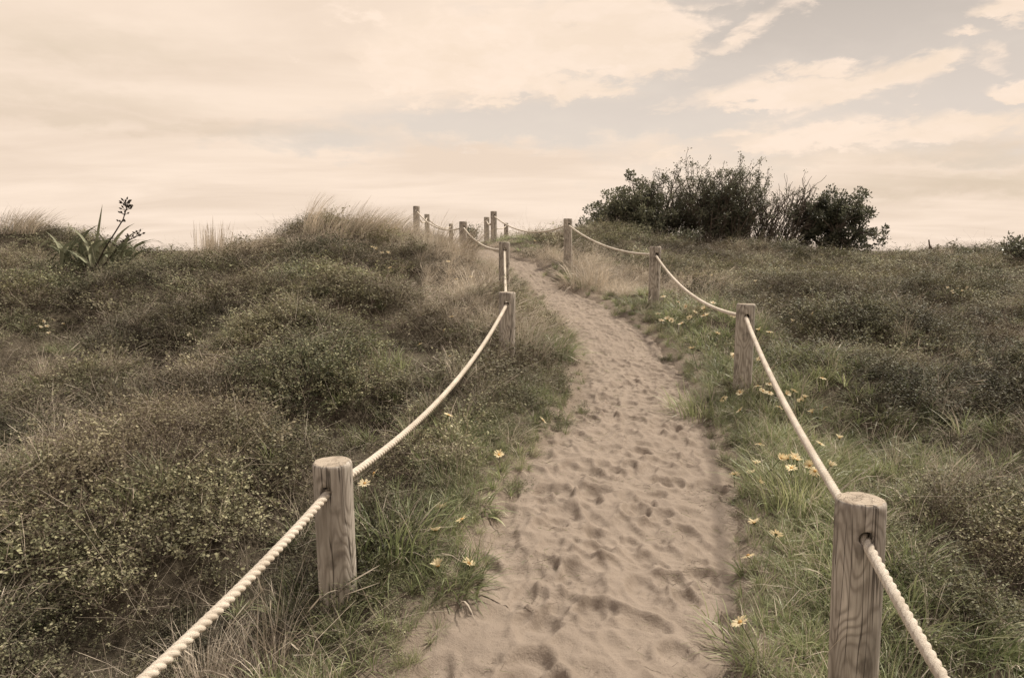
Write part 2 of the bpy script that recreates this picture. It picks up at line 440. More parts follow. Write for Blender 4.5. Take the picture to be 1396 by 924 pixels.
# ------------------------------------------------------------------ sand path with footprints
PS = resample(pc, .009)
ys = PS[:, 1]
keep = [0]
acc = 0
for i in range(1, len(PS)):
    acc += np.linalg.norm(PS[i, :2] - PS[i - 1, :2])
    st = .009 if 1.2 < ys[i] < 7.5 else (.018 if 0 < ys[i] < 12 else .08)
    if acc >= st: keep.append(i); acc = 0
PS = PS[keep]
T = np.gradient(PS[:, :2], axis=0); T /= np.linalg.norm(T, axis=1)[:, None]
NT = np.stack([T[:, 1], -T[:, 0]], 1)
tt = np.linspace(-1, 1, 191)
half = PS[:, 2][:, None] + .30
X = PS[:, 0][:, None] + NT[:, 0][:, None] * tt[None] * half
Y = PS[:, 1][:, None] + NT[:, 1][:, None] * tt[None] * half
db, _ = path_d(X, Y)
Z = base_h(X, Y) - .04
edge = db + .45 * (fbm(N2, X * 3.5, Y * 3.5) - .5)
Z = Z + .030 * (fbm(N3, X * 3.1, Y * 3.1) - .5) * 2 + .016 * (fbm(N1, X * 9, Y * 9) - .5) * 2 + .010 * (fbm(N2, X * 22, Y * 22, 4) - .5) * 2 + .016 * (.25 - np.abs(fbm(N3, X * 6.5 + 3, Y * 7.5, 3) - .45)) + .006 * (.25 - np.abs(fbm(N1, X * 17 + 3, Y * 19, 3) - .45))
D = np.zeros_like(Z)
for _ in range(3600):
    k = rng.integers(0, len(PC))
    cx0, cy0, w0 = PC[k]
    if cy0 < .8 or cy0 > 15: continue
    o = (np.clip(rng.normal(0, .42), -.95, .95) if rng.random() < .5 else rng.uniform(-.98, .98)) * w0
    Tn = unit(PC[min(k + 1, len(PC) - 1), :2] - PC[max(k - 1, 0), :2])
    cx, cy = cx0 + Tn[1] * o, cy0 - Tn[0] * o
    a = math.atan2(Tn[1], Tn[0]) + rng.normal(0, .75)
    big_ = rng.random() < .6
    la, lb = (rng.uniform(.07, .14), rng.uniform(.045, .075)) if big_ else (rng.uniform(.02, .05), rng.uniform(.015, .035))
    dp = rng.uniform(.009, .030) * (1 if big_ else .5) * (1 if cy0 < 4.5 else .62) * (1 if cy < 7 else .7)
    m = (np.abs(Y - cy) < .3) & (np.abs(X - cx) < .3)
    if not m.any(): continue
    dx, dy = X[m] - cx, Y[m] - cy
    p = (dx * math.cos(a) + dy * math.sin(a)) / la; q = (-dx * math.sin(a) + dy * math.cos(a)) / lb
    d = np.sqrt(p * p + q * q)
    D[m] = D[m] * (1 - .45 * np.exp(-(d / 1.0) ** 4)) + (-dp * np.exp(-(d / .95) ** 7) * (1 + .55 * p) + .40 * dp * np.exp(-((d - 1.2) / .2) ** 2))
for _ in range(170):
    k = rng.integers(0, len(PC)); cx0, cy0, w0 = PC[k]
    if cy0 < 1.5 or cy0 > 9: continue
    o = rng.uniform(-.85, .85) * w0; Tn = unit(PC[min(k + 1, len(PC) - 1), :2] - PC[max(k - 1, 0), :2])
    a = math.atan2(Tn[1], Tn[0]) + rng.normal(0, .35) + (math.pi if rng.random() < .4 else 0)
    cx, cy = cx0 + Tn[1] * o, cy0 - Tn[0] * o
    m = (np.abs(Y - cy) < .3) & (np.abs(X - cx) < .3)
    if not m.any(): continue
    dx, dy = X[m] - cx, Y[m] - cy
    u_ = dx * math.cos(a) + dy * math.sin(a); v_ = -dx * math.sin(a) + dy * math.cos(a)
    d = np.minimum(np.hypot((u_ - .03) / .088, v_ / .047), np.hypot((u_ + .10) / .045, (v_ - .006) / .036))
    dp = rng.uniform(.008, .015)
    D[m] = D[m] * (1 - .8 * np.exp(-(d / 1.0) ** 8)) - dp * np.exp(-(d / .98) ** 10) * (1 + 2.5 * u_) + .5 * dp * np.exp(-((d - 1.18) / .16) ** 2)
Z = Z + D * (1 - sstep(.0, .2, edge))
Z = Z - .09 * sstep(.05, .26, edge)
n, k = X.shape
I = np.arange(n * k).reshape(n, k)
Q = np.stack([I[:-1, :-1], I[:-1, 1:], I[1:, 1:], I[1:, :-1]], -1).reshape(-1, 4)
pth = link('sand_path', raw_mesh('sand_path', np.stack([X, Y, Z], -1).reshape(-1, 3), Q, [M['sand']], smooth=True))
_a = pth.data.attributes.new('edge_dark', 'FLOAT', 'POINT'); _a.data.foreach_set('value', (.35 * sstep(-.22, .10, edge)).astype(np.float32).ravel())
tag(pth, 'trodden pale sand path full of footprints climbing between the rope lines', kind='structure')

# ------------------------------------------------------------------ wooden posts
def post_mesh(h, tangents, hole_z, seed):
    r_ = np.random.default_rng(seed)
    seg = 56; zs = np.concatenate([np.linspace(-.35, h - .02, 26), [h - .009, h - .003, h]])
    bm = bmesh.new(); rings = []
    ph = r_.uniform(0, 6.3, 6)
    for i, z in enumerate(zs):
        cut = {len(zs) - 1: .0095, len(zs) - 2: .0045, len(zs) - 3: .0008}.get(i, 0)
        ring = []
        for j in range(seg):
            th = 2 * math.pi * j / seg
            r = DIA / 2 * (1 + .012 * math.sin(2 * th + ph[0]) + .010 * math.sin(3 * th + ph[1] + z * 2) + .006 * math.sin(5 * th + ph[2] + 3 * z)
                           + .010 * math.sin(z * 6 + ph[3])) - cut * (1 + .30 * math.sin(7 * th + ph[5]) * math.sin(3 * th + ph[4])) + (.006 * max(0, (.3 - z)))
            ring.append(bm.verts.new((r * math.cos(th), r * math.sin(th), z + (.0012 * math.sin(th * 2 + ph[4]) if i == len(zs) - 1 else 0))))
        rings.append(ring)
    for a, b in zip(rings[:-1], rings[1:]):
        for j in range(seg):
            bm.faces.new((a[j], a[(j + 1) % seg], b[(j + 1) % seg], b[j]))
    bm.faces.new(rings[-1]); bm.faces.new(rings[0][::-1])
    me = bpy.data.meshes.new('post'); bm.to_mesh(me); bm.free(); me.materials.append(M['wood'])
    # drill the rope hole
    tmp = bpy.data.objects.new('tmp_post', me); COL.objects.link(tmp)
    cut = bmesh.new()
    bmesh.ops.create_cone(cut, cap_ends=True, segments=20, radius1=.0235, radius2=.0235, depth=.4)
    cme = bpy.data.meshes.new('cut'); cut.to_mesh(cme); cut.free()
    co = bpy.data.objects.new('tmp_cut', cme); COL.objects.link(co)
    co.location = (0, 0, hole_z); co.rotation_euler = Vector(tangents).to_track_quat('Z', 'Y').to_euler()
    md = tmp.modifiers.new('b', 'BOOLEAN'); md.object = co; md.operation = 'DIFFERENCE'; md.solver = 'EXACT'
    bpy.context.view_layer.update()
    dg = bpy.context.evaluated_depsgraph_get()
    out = bpy.data.meshes.new_from_object(tmp.evaluated_get(dg))
    bpy.data.objects.remove(tmp); bpy.data.objects.remove(co)
    for p in out.polygons: p.use_smooth = abs(p.normal.z) < .8
    return out

HOLE = .105
LL = [L0T] + LT; RR = [R0T] + RT
LLAB = ['wooden rope post standing behind the viewpoint',
        'stout pale wooden post with dark knots standing among scrub beside a pair of daisies',
        'wooden post in dry grass at the path bend, in front of another post',
        'wooden post directly behind the bend post, a rope hanging straight down its face',
        'grey wooden post rising from pale dry grass between the crest and the path bend',
        'tallest wooden post against the sky at the far end of the dry grass crest',
        'thin wooden post just behind the tall crest post, half its width',
        'tiny far wooden post behind the crest beside a dark round shrub']
RLAB = ['wooden rope post standing behind the viewpoint on the flower side',
        'large wooden post with swirling dark grain and flat top, biggest of all posts',
        'wooden post with dark upper face rising from daisies on the green bank',
        'wooden post on the grassy bank between the daisy post and the crest',
        'wooden post on top of the bank between the dry grass hump and the bushes',
        'tall wooden post standing at the top of the path where it goes over the crest',
        'slightly shorter wooden post touching the tall post at the top of the path',
        'small far wooden post behind the crest, top showing beside the tall crest posts']
def posts(tops, hs, labs, seed):
    pts = []
    for i, t in enumerate(tops):
        a = tops[max(0, i - 1)]; b = tops[min(len(tops) - 1, i + 1)]
        tg = unit(np.array([b[0] - a[0], b[1] - a[1], 0]))
        h = hs[i] + .12
        lean = Matrix.Rotation(rng.normal(0, .010), 4, 'X') @ Matrix.Rotation(rng.normal(0, .010), 4, 'Y')
        me = post_mesh(h, tg, h - HOLE, seed + i)
        o = link('wooden_post', me)
        top = Vector(t)
        o.matrix_world = Matrix.Translation(top - (lean @ Vector((0, 0, h)))) @ lean
        tag(o, labs[i], 'post', 'wooden rope posts along the sand path')
        c = o.matrix_world @ Vector((0, 0, h - HOLE))
        pts.append((np.array(c), tg))
    return pts
LP = posts(LL, [.7] + [p[3] for p in LEFT], LLAB, 100)
RP = posts(RR, [.7] + [p[3] for p in RIGHT], RLAB, 200)

# ------------------------------------------------------------------ ropes: three twisted strands threaded through the holes
def rope(P, sags, label):
    pts = []
    e0 = P[0][0] - P[0][1] * .12
    pts.append(e0)
    for i in range(len(P) - 1):
        (a, ta), (b, tb) = P[i], P[i + 1]
        n = int(np.linalg.norm(b - a) / .02)
        t = np.linspace(0, 1, n, endpoint=False)[:, None]
        q = a + (b - a) * t; q[:, 2] -= 4 * sags[i] * (t * (1 - t))[:, 0]
        # ease towards the drilled direction inside the posts
        pts += list(q)
    pts.append(P[-1][0]); pts.append(P[-1][0] + P[-1][1] * .12)
    pts = np.array(pts)
    for _ in range(3): pts[1:-1] = (pts[:-2] + 2 * pts[1:-1] + pts[2:]) / 4
    s = np.concatenate([[0], np.cumsum(np.linalg.norm(np.diff(pts, axis=0), axis=1))])
    ss = []; u = 0
    while u < s[-1]:
        ss.append(u); y = np.interp(u, s, pts[:, 1])
        u += .004 if y < 5 else (.009 if y < 9 else .02)
    ss = np.array(ss)
    C = np.stack([np.interp(ss, s, pts[:, k]) for k in range(3)], 1)
    d = np.gradient(C, axis=0); d /= np.linalg.norm(d, axis=1)[:, None]
    a = np.cross(d, (0, 0, 1.0)); a /= np.linalg.norm(a, axis=1)[:, None]; b = np.cross(a, d)
    K = 24; th = np.arange(K) * 2 * math.pi / K
    dl = (th + math.pi / 3) % (2 * math.pi / 3) - math.pi / 3
    rad = .0168 * (.36 * np.cos(dl) + np.sqrt(np.maximum(.64 ** 2 - (.36 * np.sin(dl)) ** 2, 0)))
    ang = th[None] - (2 * math.pi / .088) * (ss + .006 * np.sin(ss * 2.3) + .003 * np.sin(ss * 9.1))[:, None]
    V = C[:, None] + rad[None, :, None] * (np.cos(ang)[..., None] * a[:, None] + np.sin(ang)[..., None] * b[:, None])
    n = len(ss); I = np.arange(n * K).reshape(n, K); J = np.roll(I, -1, 1)
    Q = np.stack([I[:-1], J[:-1], J[1:], I[1:]], -1).reshape(-1, 4)
    o = link('rope', raw_mesh('rope', V.reshape(-1, 3), Q, [M['rope']], smooth=True))
    tag(o, label, 'rope', 'ropes threaded through the posts')
rope(LP, [.20, .155, .2, .12, .2, .2, .15], 'cream twisted rope threaded through the posts on the scrubby dune side')
rope(RP, [.19, .07, .16, .13, .24, .15, .15], 'cream twisted rope threaded through the posts on the daisy bank side')

# ------------------------------------------------------------------ plant prototypes
PROTO = {}
def proto(kind, meshes):
    c = bpy.data.collections.new(kind)
    for m in meshes:
        o = bpy.data.objects.new(m.name, m); c.objects.link(o)
    PROTO[kind] = (c, len(meshes))

def scrub_clump(seed, ntw=46, leaves=15, leaf=.0125, bare=.12, rad=.17, ht=.16):
    r = np.random.default_rng(seed); b = B()
    for i in range(ntw):
        az = r.uniform(0, 2 * math.pi); tilt = np.arccos(r.uniform(.12, 1)); L = r.uniform(.6, 1.15)
        d = np.array([math.cos(az) * math.sin(tilt) * rad, math.sin(az) * math.sin(tilt) * rad, math.cos(tilt) * ht]) * L
        st = np.array([r.normal(0, .05), r.normal(0, .05), -.05])
        pts = [st]; n = 6
        for k in range(1, n):
            t = k / (n - 1)
            pts.append(st + d * t * 1.25 + np.array([0, 0, .03 * math.sin(t * 3)]) + r.normal(0, .010, 3) * (k > 0))
        pts = np.array(pts)
        b.ribbon(pts, np.linspace(.0026, .0012, n), 1, r.random() ** 1.6, side=r.normal(0, 1, 3))
        # side twiglets
        if r.random() < .5:
            j = r.integers(2, n); e = pts[j] + r.normal(0, .05, 3) + np.array([0, 0, .03])
            b.ribbon(np.array([pts[j], (pts[j] + e) / 2 + r.normal(0, .006, 3), e]), [.0018, .0015, .001], 1, r.random(), side=r.normal(0, 1, 3))
        if r.random() < bare: continue
        for k in range(leaves):
            t = r.uniform(.35, 1.05) * (n - 1); j = min(int(t), n - 2); p = pts[j] + (pts[j + 1] - pts[j]) * (t - j) + r.normal(0, .008, 3)
            dd = r.normal(0, 1, 3); dd[2] *= .55
            up = r.normal(0, .45, 3) + np.array([0, 0, 1.0])
            l = leaf * r.uniform(.6, 1.35)
            b.leaf(p, dd, up, l, l * r.uniform(.6, .95), 0, r.random())
    return b.mesh('scrub_sprig', [M['scrub_leaf'], M['scrub_twig']])
proto('scrub', [scrub_clump(s) for s in range(5)] + [scrub_clump(10, 40, 20, .015, .05), scrub_clump(11, 60, 12, .011, .25, .19, .13)])
proto('wiry', [scrub_clump(20 + s, 56, 10, .010, .45, .19, .15) for s in range(4)])

def grass_clump(seed, n=70, L=(.14, .32), w=.0042, spread=.06, lean=(0, 0), droop=.9, mat=0, dryfrac=.15, seeds=0, tilt0=.45):
    r = np.random.default_rng(seed); b = B()
    for i in range(n):
        az = r.uniform(0, 2 * math.pi); l = r.uniform(*L); t0 = abs(r.normal(0, tilt0)); dr = r.uniform(.2, 1) * droop
        rr = spread * math.sqrt(r.random()); p = np.array([rr * math.cos(az + r.normal(0, .8)), rr * math.sin(az), -.03])
        k = 6; pts = [p.copy()]
        for j in range(1, k):
            a = min(t0 + dr * (j / (k - 1)) ** 1.6 * 1.5, 2.4)
            hd = np.array([math.cos(az), math.sin(az), 0])
            st = hd * math.sin(a) + np.array([0, 0, math.cos(a)])
            st = unit(st + np.array([lean[0], lean[1], 0]) * (j / (k - 1)))
            p = p + st * l / (k - 1); pts.append(p.copy())
        ww = w * r.uniform(.6, 1.3)
        sd = np.array([-math.sin(az), math.cos(az), 0]) + r.normal(0, .35, 3)
        dry = r.random() < dryfrac
        b.ribbon(pts, ww * np.array([.8, 1, 1, .85, .55, .12]), (1 if dry else 0), r.random(), side=sd)
        if r.random() < seeds:
            q = np.array(pts[-2:]); b.ribbon([q[0], (q[0] + q[1]) / 2, q[1], q[1] + (q[1] - q[0]) * .5], [.002, .007, .006, .001], 1, r.uniform(.5, 1), side=r.normal(0, 1, 3))
    return b.mesh('grass_tuft', [M['green'] if mat == 0 else M['dry'], M['dry']])
proto('green', [grass_clump(40 + s) for s in range(4)] + [grass_clump(50 + s, 46, (.12, .26), .0075, .04, droop=1.1, tilt0=.7, dryfrac=.08) for s in range(3)])
proto('dry', [grass_clump(60 + s, 90, (.22, .5), .0024, .07, (.38, .05), .8, 1, 1, .12, .4) for s in range(4)] + [grass_clump(66, 60, (.15, .35), .0026, .09, (.1, 0), 1.2, 1, 1, 0, .9)])
def straw(seed):
    r = np.random.default_rng(seed); b = B()
    for i in range(9):
        az = r.uniform(0, 6.28); l = r.uniform(.2, .5); d = np.array([math.cos(az) * .8, math.sin(az) * .8, r.uniform(.2, 1.3)]); d = unit(d)
        p0 = np.array([r.normal(0, .07), r.normal(0, .07), 0]); mid = p0 + d * l * .5 + r.normal(0, .02, 3); e = p0 + d * l + np.array([0, 0, -.05]) + r.normal(0, .03, 3)
        b.ribbon([p0, (p0 + mid) / 2, mid, e], [.0026, .0024, .002, .001], 0, r.random(), side=r.normal(0, 1, 3))
        if r.random() < .3: b.ribbon([mid, mid + r.normal(0, .06, 3)], [.0016, .0008], 0, r.random(), side=r.normal(0, 1, 3))
    return b.mesh('dead_stem', [M['dry']])
proto('straw', [straw(70 + s) for s in range(5)])
def litter(seed):
    r = np.random.default_rng(seed); b = B()
    for i in range(14):
        p = np.array([r.normal(0, .05), r.normal(0, .05), .006]); az = r.uniform(0, 6.28); l = r.uniform(.015, .07)
        d = np.array([math.cos(az), math.sin(az), r.uniform(0, .35)]) * l
        b.ribbon([p, p + d * .5 + r.normal(0, .004, 3), p + d], [.002, .0024, .001], 0 if r.random() < .6 else 1, r.random(), side=r.normal(0, 1, 3))
    return b.mesh('litter_bit', [M['scrub_twig'], M['green']])
proto('litter', [litter(80 + s) for s in range(5)])

def scatter(name, kind, P, rot, scl, tone, hue, label, cat=None):
    c, n = PROTO[kind]
    me = bpy.data.meshes.new(name); me.vertices.add(len(P)); me.vertices.foreach_set('co', np.asarray(P, np.float32).ravel())
    a = me.attributes.new('rot', 'FLOAT_VECTOR', 'POINT'); a.data.foreach_set('vector', np.asarray(rot, np.float32).ravel())
    a = me.attributes.new('scl', 'FLOAT_VECTOR', 'POINT'); a.data.foreach_set('vector', np.asarray(scl, np.float32).ravel())
    a = me.attributes.new('tone', 'FLOAT', 'POINT'); a.data.foreach_set('value', np.asarray(tone, np.float32))
    a = me.attributes.new('hue', 'FLOAT', 'POINT'); a.data.foreach_set('value', np.asarray(hue, np.float32))
    a = me.attributes.new('idx', 'INT', 'POINT'); a.data.foreach_set('value', rng.integers(0, n, len(P)).astype(np.int32))
    o = link(name, me)
    ng = bpy.data.node_groups.new(name, 'GeometryNodeTree')
    ng.interface.new_socket('Geometry', in_out='INPUT', socket_type='NodeSocketGeometry')
    ng.interface.new_socket('Geometry', in_out='OUTPUT', socket_type='NodeSocketGeometry')
    gi = ng.nodes.new('NodeGroupInput'); go = ng.nodes.new('NodeGroupOutput')
    ip = ng.nodes.new('GeometryNodeInstanceOnPoints'); ci = ng.nodes.new('GeometryNodeCollectionInfo')
    ci.inputs['Collection'].default_value = c; ci.inputs['Separate Children'].default_value = True; ci.inputs['Reset Children'].default_value = True
    def na(nm, dt):
        q = ng.nodes.new('GeometryNodeInputNamedAttribute'); q.data_type = dt; q.inputs['Name'].default_value = nm; return q.outputs['Attribute']
    ng.links.new(gi.outputs[0], ip.inputs['Points']); ng.links.new(ci.outputs[0], ip.inputs['Instance'])
    ip.inputs['Pick Instance'].default_value = True
    ng.links.new(na('idx', 'INT'), ip.inputs['Instance Index'])
    ng.links.new(na('rot', 'FLOAT_VECTOR'), ip.inputs['Rotation']); ng.links.new(na('scl', 'FLOAT_VECTOR'), ip.inputs['Scale'])
    ng.links.new(ip.outputs[0], go.inputs[0])
    md = o.modifiers.new('scatter', 'NODES'); md.node_group = ng
    tag(o, label, cat, kind='stuff')
    return o

# ------------------------------------------------------------------ where what grows
def jgrid(y0, y1, step, wide=.98, pad=1.4):
    xs = np.arange(-(wide * y1 + pad), wide * y1 + pad, step); ys_ = np.arange(y0, y1, step)
    x, y = np.meshgrid(xs, ys_); x = x.ravel() + rng.uniform(-.5, .5, x.size) * step; y = y.ravel() + rng.uniform(-.5, .5, y.size) * step
    k = np.abs(x) < wide * y + pad
    return x[k], y[k]
DRY = []
for px, py, sx, sy, amp in [(600, 335, 2.2, 3.2, 1.2), (655, 385, .9, 2.2, 1.1), (810, 375, 1.4, 2.6, 1.1), (745, 322, 1.2, 1.5, 1.0), (700, 475, .35, .8, .8), (480, 312, 1.6, 1.8, .9),
                            (280, 365, 1.3, 2.2, .5), (330, 920, .3, .3, .4), (900, 400, .8, 1.2, .45), (20, 318, 1.5, 1.0, .8), (560, 420, .8, 1.0, .35), (540, 480, .5, .8, .3)]:
    h = hit_base(px, py); DRY.append((h[0], h[1], sx, sy, amp))
def dryness(x, y):
    d = .6 * (fbm(N3, x * .55 + 9, y * .55) - .56)
    for cx, cy, sx, sy, a in DRY:
        d = d + a * np.exp(-((x - cx) / sx) ** 2 - ((y - cy) / sy) ** 2)
    return d
def greenness(x, y, db, sd):
    w = np.where(sd > 0, np.where(y < 5, .85, 1.45), .5)
    g_ = np.exp(-(db / w) ** 2) * np.where(sd > 0, 1.0, .8)
    return g_ + .55 * (fbm(N2, x * .8 + 4, y * .8 + 31) - .5)

HERB = [(hit_base(250, 830)[:2], .5), (hit_base(380, 790)[:2], .4), (hit_base(60, 620)[:2], .8), (hit_base(1340, 560)[:2], .8), (hit_base(1260, 480)[:2], .8)]
acc_ = {k: [[], [], [], [], []] for k in PROTO}
def put(kind, x, y, z, s, lean=0.25, yaw=None, zf=1.0, tone=0.0, hue=0.0):
    n = len(x)
    s = np.stack([s, s, s * zf], 1)
    if n == 0: return
    rot = np.stack([rng.normal(0, lean, n), rng.normal(0, lean, n), rng.uniform(0, 6.28, n) if yaw is None else rng.normal(0, yaw, n)], 1)
    acc_[kind][0].append(np.stack([x, y, z], 1)); acc_[kind][1].append(rot); acc_[kind][2].append(s)
    acc_[kind][3].append(np.broadcast_to(tone, (n,))); acc_[kind][4].append(np.broadcast_to(hue, (n,)))
for y0, y1, step, s0, zs_, zg in [(.7, 3.2, .09, .85, 1, .9), (3.2, 5.5, .115, 1.0, 1, .85), (5.5, 9, .15, 1.25, .85, .75), (9, 15, .22, 1.6, .75, .58), (15, 25, .33, 2.1, .6, .42), (25, 45, .6, 3.0, .5, .35)]:
    x, y = jgrid(y0, y1, step)
    db, sd = path_d(x, y); z, mm, mid = ground_h(x, y, True)
    tone = MT[mid] + rng.normal(0, .05, len(x)); hue = MH[mid]
    for (hx, hy), sg in HERB:
        gg = np.exp(-((x - hx) ** 2 + (y - hy) ** 2) / sg ** 2); tone = tone - .30 * gg; hue = hue * (1 - .9 * gg)
    d = dryness(x, y); gr = greenness(x, y, db, sd)
    far_s = s0
    u = rng.random(len(x)); v = rng.random(len(x)); w2 = rng.random(len(x))
    ok = db > -.11 + .16 * fbm(N1, x * 6, y * 6)
    isgreen = ok & (u < np.clip(gr * 1.25, 0, .95)) & (d < .75)
    isdry = ok & ~isgreen & (v < np.clip((d - .12) * 1.6, 0, .92))
    top = sstep(.15, 1.0, mm)
    sc = ok & ~isgreen & ~isdry & (db > .06) & (rng.random(len(x)) < .34 + .60 * top + 2.0 * (db < .5))
    wir = sc & (rng.random(len(x)) < .12 + .75 * hue)
    edge_s = np.clip(.42 + db * 1.3, .32, 1.0)
    rs = rng.uniform(.75, 1.3, len(x)) * far_s * (.72 + .38 * top)
    gs = rng.uniform(.65, 1.15, len(x)) * (.62 + .38 * far_s)
    k = sc & ~wir; put('scrub', x[k], y[k], z[k] + .01, (rs * edge_s)[k], zf=zs_, tone=tone[k], hue=hue[k])
    k = wir; put('wiry', x[k], y[k], z[k] + .01, (rs * edge_s)[k], zf=zs_, tone=tone[k], hue=hue[k])
    k = isgreen; put('green', x[k], y[k], z[k], (gs * edge_s * np.where(sd < 0, .85, 1))[k], .15, zf=zg)
    k = isdry; put('dry', x[k], y[k], z[k], (gs * np.clip(.5 + db, .5, 1))[k], .15, .7, zf=zg)
    # grass and dead stems poking out of the scrub
    k = sc & (w2 < .10) & (d > -.06); put('dry', x[k], y[k], z[k] + .03, (gs * .75)[k], .2, .9, zf=zg)
    k = sc & (w2 > .90); put('green', x[k], y[k], z[k] + .03, (gs * .8)[k], .2, zf=zg)
    k = ok & (rng.random(len(x)) < .20) & (db > .15); put('straw', x[k], y[k], z[k] + .07 * far_s, (gs * .85)[k], .4)
for y0, y1, step in [(1.0, 6, .07), (6, 13, .11)]:
    x, y = jgrid(y0, y1, step, .6, .9)
    db, sd = path_d(x, y)
    q = db + .35 * (fbm(N2, x * 3.3, y * 3.3) - .5)
    k = (q > -.12) & (q < .40) & (rng.random(len(x)) < np.clip(.18 + (q + .1) * 2.6, 0, .9))
    z = np.maximum(ground_h(x, y), base_h(x, y) - .05)
    kk = k & (rng.random(len(x)) < .6); put('green', x[kk], y[kk], z[kk] + .012, rng.uniform(.22, .55, kk.sum()), .25)
    kk = k & (rng.random(len(x)) < .35); put('scrub', x[kk], y[kk], z[kk] + .012, rng.uniform(.22, .5, kk.sum()), .25)
    kk = k & (rng.random(len(x)) < .2); put('straw', x[kk], y[kk], z[kk] + .02, rng.uniform(.2, .5, kk.sum()), .3)
# litter on the sand
n = 2200
k = rng.integers(0, len(PC), n); k = k[(PC[k, 1] > 1) & (PC[k, 1] < 13)]
t = rng.uniform(-1, 1, len(k)); t = np.sign(t) * np.abs(t) ** .45
Tn = np.gradient(PC[:, :2], axis=0); Tn /= np.linalg.norm(Tn, axis=1)[:, None]
x = PC[k, 0] + Tn[k, 1] * t * (PC[k, 2] + .05) + rng.normal(0, .06, len(k)); y = PC[k, 1] - Tn[k, 0] * t * (PC[k, 2] + .05) + rng.normal(0, .06, len(k))
put('litter', x, y, base_h(x, y) - .043, rng.uniform(.4, 1.0, len(x)), .1)

LAB = {'scrub': ('scrub', 'low mounded scrub with tiny olive leaves covering the dunes', 'scrub'),
       'wiry': ('wiry_undergrowth', 'brown wiry half-bare twigs tangled through the dune scrub', 'undergrowth'),
       'green': ('green_grass', 'green grass growing along the path banks and through the scrub', 'grass'),
       'dry': ('dry_grass', 'pale dry wind-bent grass on the dune crest and slopes', 'grass'),
       'straw': ('dead_stem_litter', 'bleached dead stems lying over the scrub', 'dead stems'),
       'litter': ('plant_litter', 'small twigs and grass bits scattered on the sand', 'litter')}
for k, (a, b_, c_, t_, h_) in acc_.items():
    if a: scatter(LAB[k][0], k, np.vstack(a), np.vstack(b_), np.concatenate(c_), np.concatenate(t_), np.concatenate(h_), LAB[k][1], LAB[k][2])
print('scatter', {k: sum(map(len, v[0])) for k, v in acc_.items()})

# ------------------------------------------------------------------ single grass tufts and clumps
def gz(x, y): return float(ground_h(np.array([x]), np.array([y]))[0])
def tuft(px, py, label, depth=None, name='grass_tuft', **kw):
    h = hit_base(px, py) if depth is None else at(px, py, depth)
    me = grass_clump(**kw)
    me.name = name
    o = link(name, me, loc=(h[0], h[1], gz(h[0], h[1]) - .02))
    tag(o, label, 'grass tuft')
    return o
tuft(470, 330, 'tall dry grass tuft bent over by wind on top of the mound beside the sky', 13.6, seed=301, n=220, L=(.42, .80), w=.007, spread=.45, lean=(1.15, 0), droop=.5, mat=1, dryfrac=1, seeds=.05, tilt0=.3)
tuft(425, 318, 'tallest windblown grass plume arching against the sky on the mound', 13.8, seed=302, n=100, L=(.55, .90), w=.007, spread=.17, lean=(1.0, 0), droop=.4, mat=1, dryfrac=1, seeds=.05, tilt0=.18)
tuft(525, 330, 'soft dry grass tuft leaning with the wind near the end of the crest', 14.5, seed=303, n=380, L=(.35, .7), w=.0075, spread=.55, lean=(1.1, 0), droop=.6, mat=1, dryfrac=1, seeds=.05, tilt0=.35)
tuft(498, 326, 'pale windblown grass tuft between the arching plume and the end of the crest', 14.0, seed=321, n=260, L=(.5, .85), w=.007, spread=.3, lean=(1.1, 0), droop=.45, mat=1, dryfrac=1, seeds=.05, tilt0=.3)
tuft(612, 372, 'pale dry grass tuft sweeping down the slope below the grey crest post', 12.6, seed=322, n=380, L=(.4, .8), w=.0065, spread=.5, lean=(.9, -.1), droop=.8, mat=1, dryfrac=1, seeds=.04, tilt0=.4)
tuft(612, 788, 'green grass clump spilling onto the sand under the closed daisy', seed=323, n=220, L=(.10, .22), w=.006, spread=.14, lean=(.2, 0), droop=1.1, dryfrac=.08, tilt0=.6)
tuft(292, 352, 'sparse upright stand of straight dry stems at the foot of the mound against the sky', 13, seed=304, n=170, L=(.3, .68), w=.008, spread=.36, lean=(.03, 0), droop=.10, mat=1, dryfrac=1, seeds=.25, tilt0=.07)
tuft(33, 327, 'feathery windblown grass tuft on the low dune beyond the flax', 16.2, seed=305, n=300, L=(.4, .8), w=.009, spread=.45, lean=(1.3, 0), droop=.6, mat=1, dryfrac=1, seeds=.05, tilt0=.3)
tuft(740, 332, 'dry grass tuft on the hump between the crest posts and the bank post', 18.5, seed=306, n=320, L=(.3, .6), w=.009, spread=.6, lean=(.5, 0), droop=.7, mat=1, dryfrac=1, seeds=.05, tilt0=.4)
tuft(1287, 340, 'small upright grass tuft standing alone on the distant skyline', 24, seed=307, n=140, L=(.5, .8), w=.012, spread=.2, lean=(.05, 0), droop=.3, mat=1, dryfrac=1, tilt0=.2)
tuft(756, 488, 'rounded dark green grass clump spilling over the inner bend of the path', seed=308, n=330, L=(.2, .42), w=.006, spread=.16, lean=(.25, -.1), droop=1.3, dryfrac=.12, tilt0=.6)
tuft(715, 500, 'pale dry grass clump at the foot of the post by the path bend', seed=309, n=260, L=(.25, .55), w=.004, spread=.2, lean=(.3, -.1), droop=1.0, mat=1, dryfrac=1, tilt0=.5, seeds=.06)
tuft(535, 760, 'lush green strap-leaved grass clump beside the knotty post', seed=310, n=300, L=(.18, .36), w=.007, spread=.17, lean=(.1, 0), droop=1.0, dryfrac=.10, tilt0=.5)
tuft(525, 520, 'dark green grass clump in the scrub below the sagging rope', seed=311, n=220, L=(.18, .36), w=.006, spread=.2, lean=(.1, 0), droop=.7, dryfrac=.12, tilt0=.35)
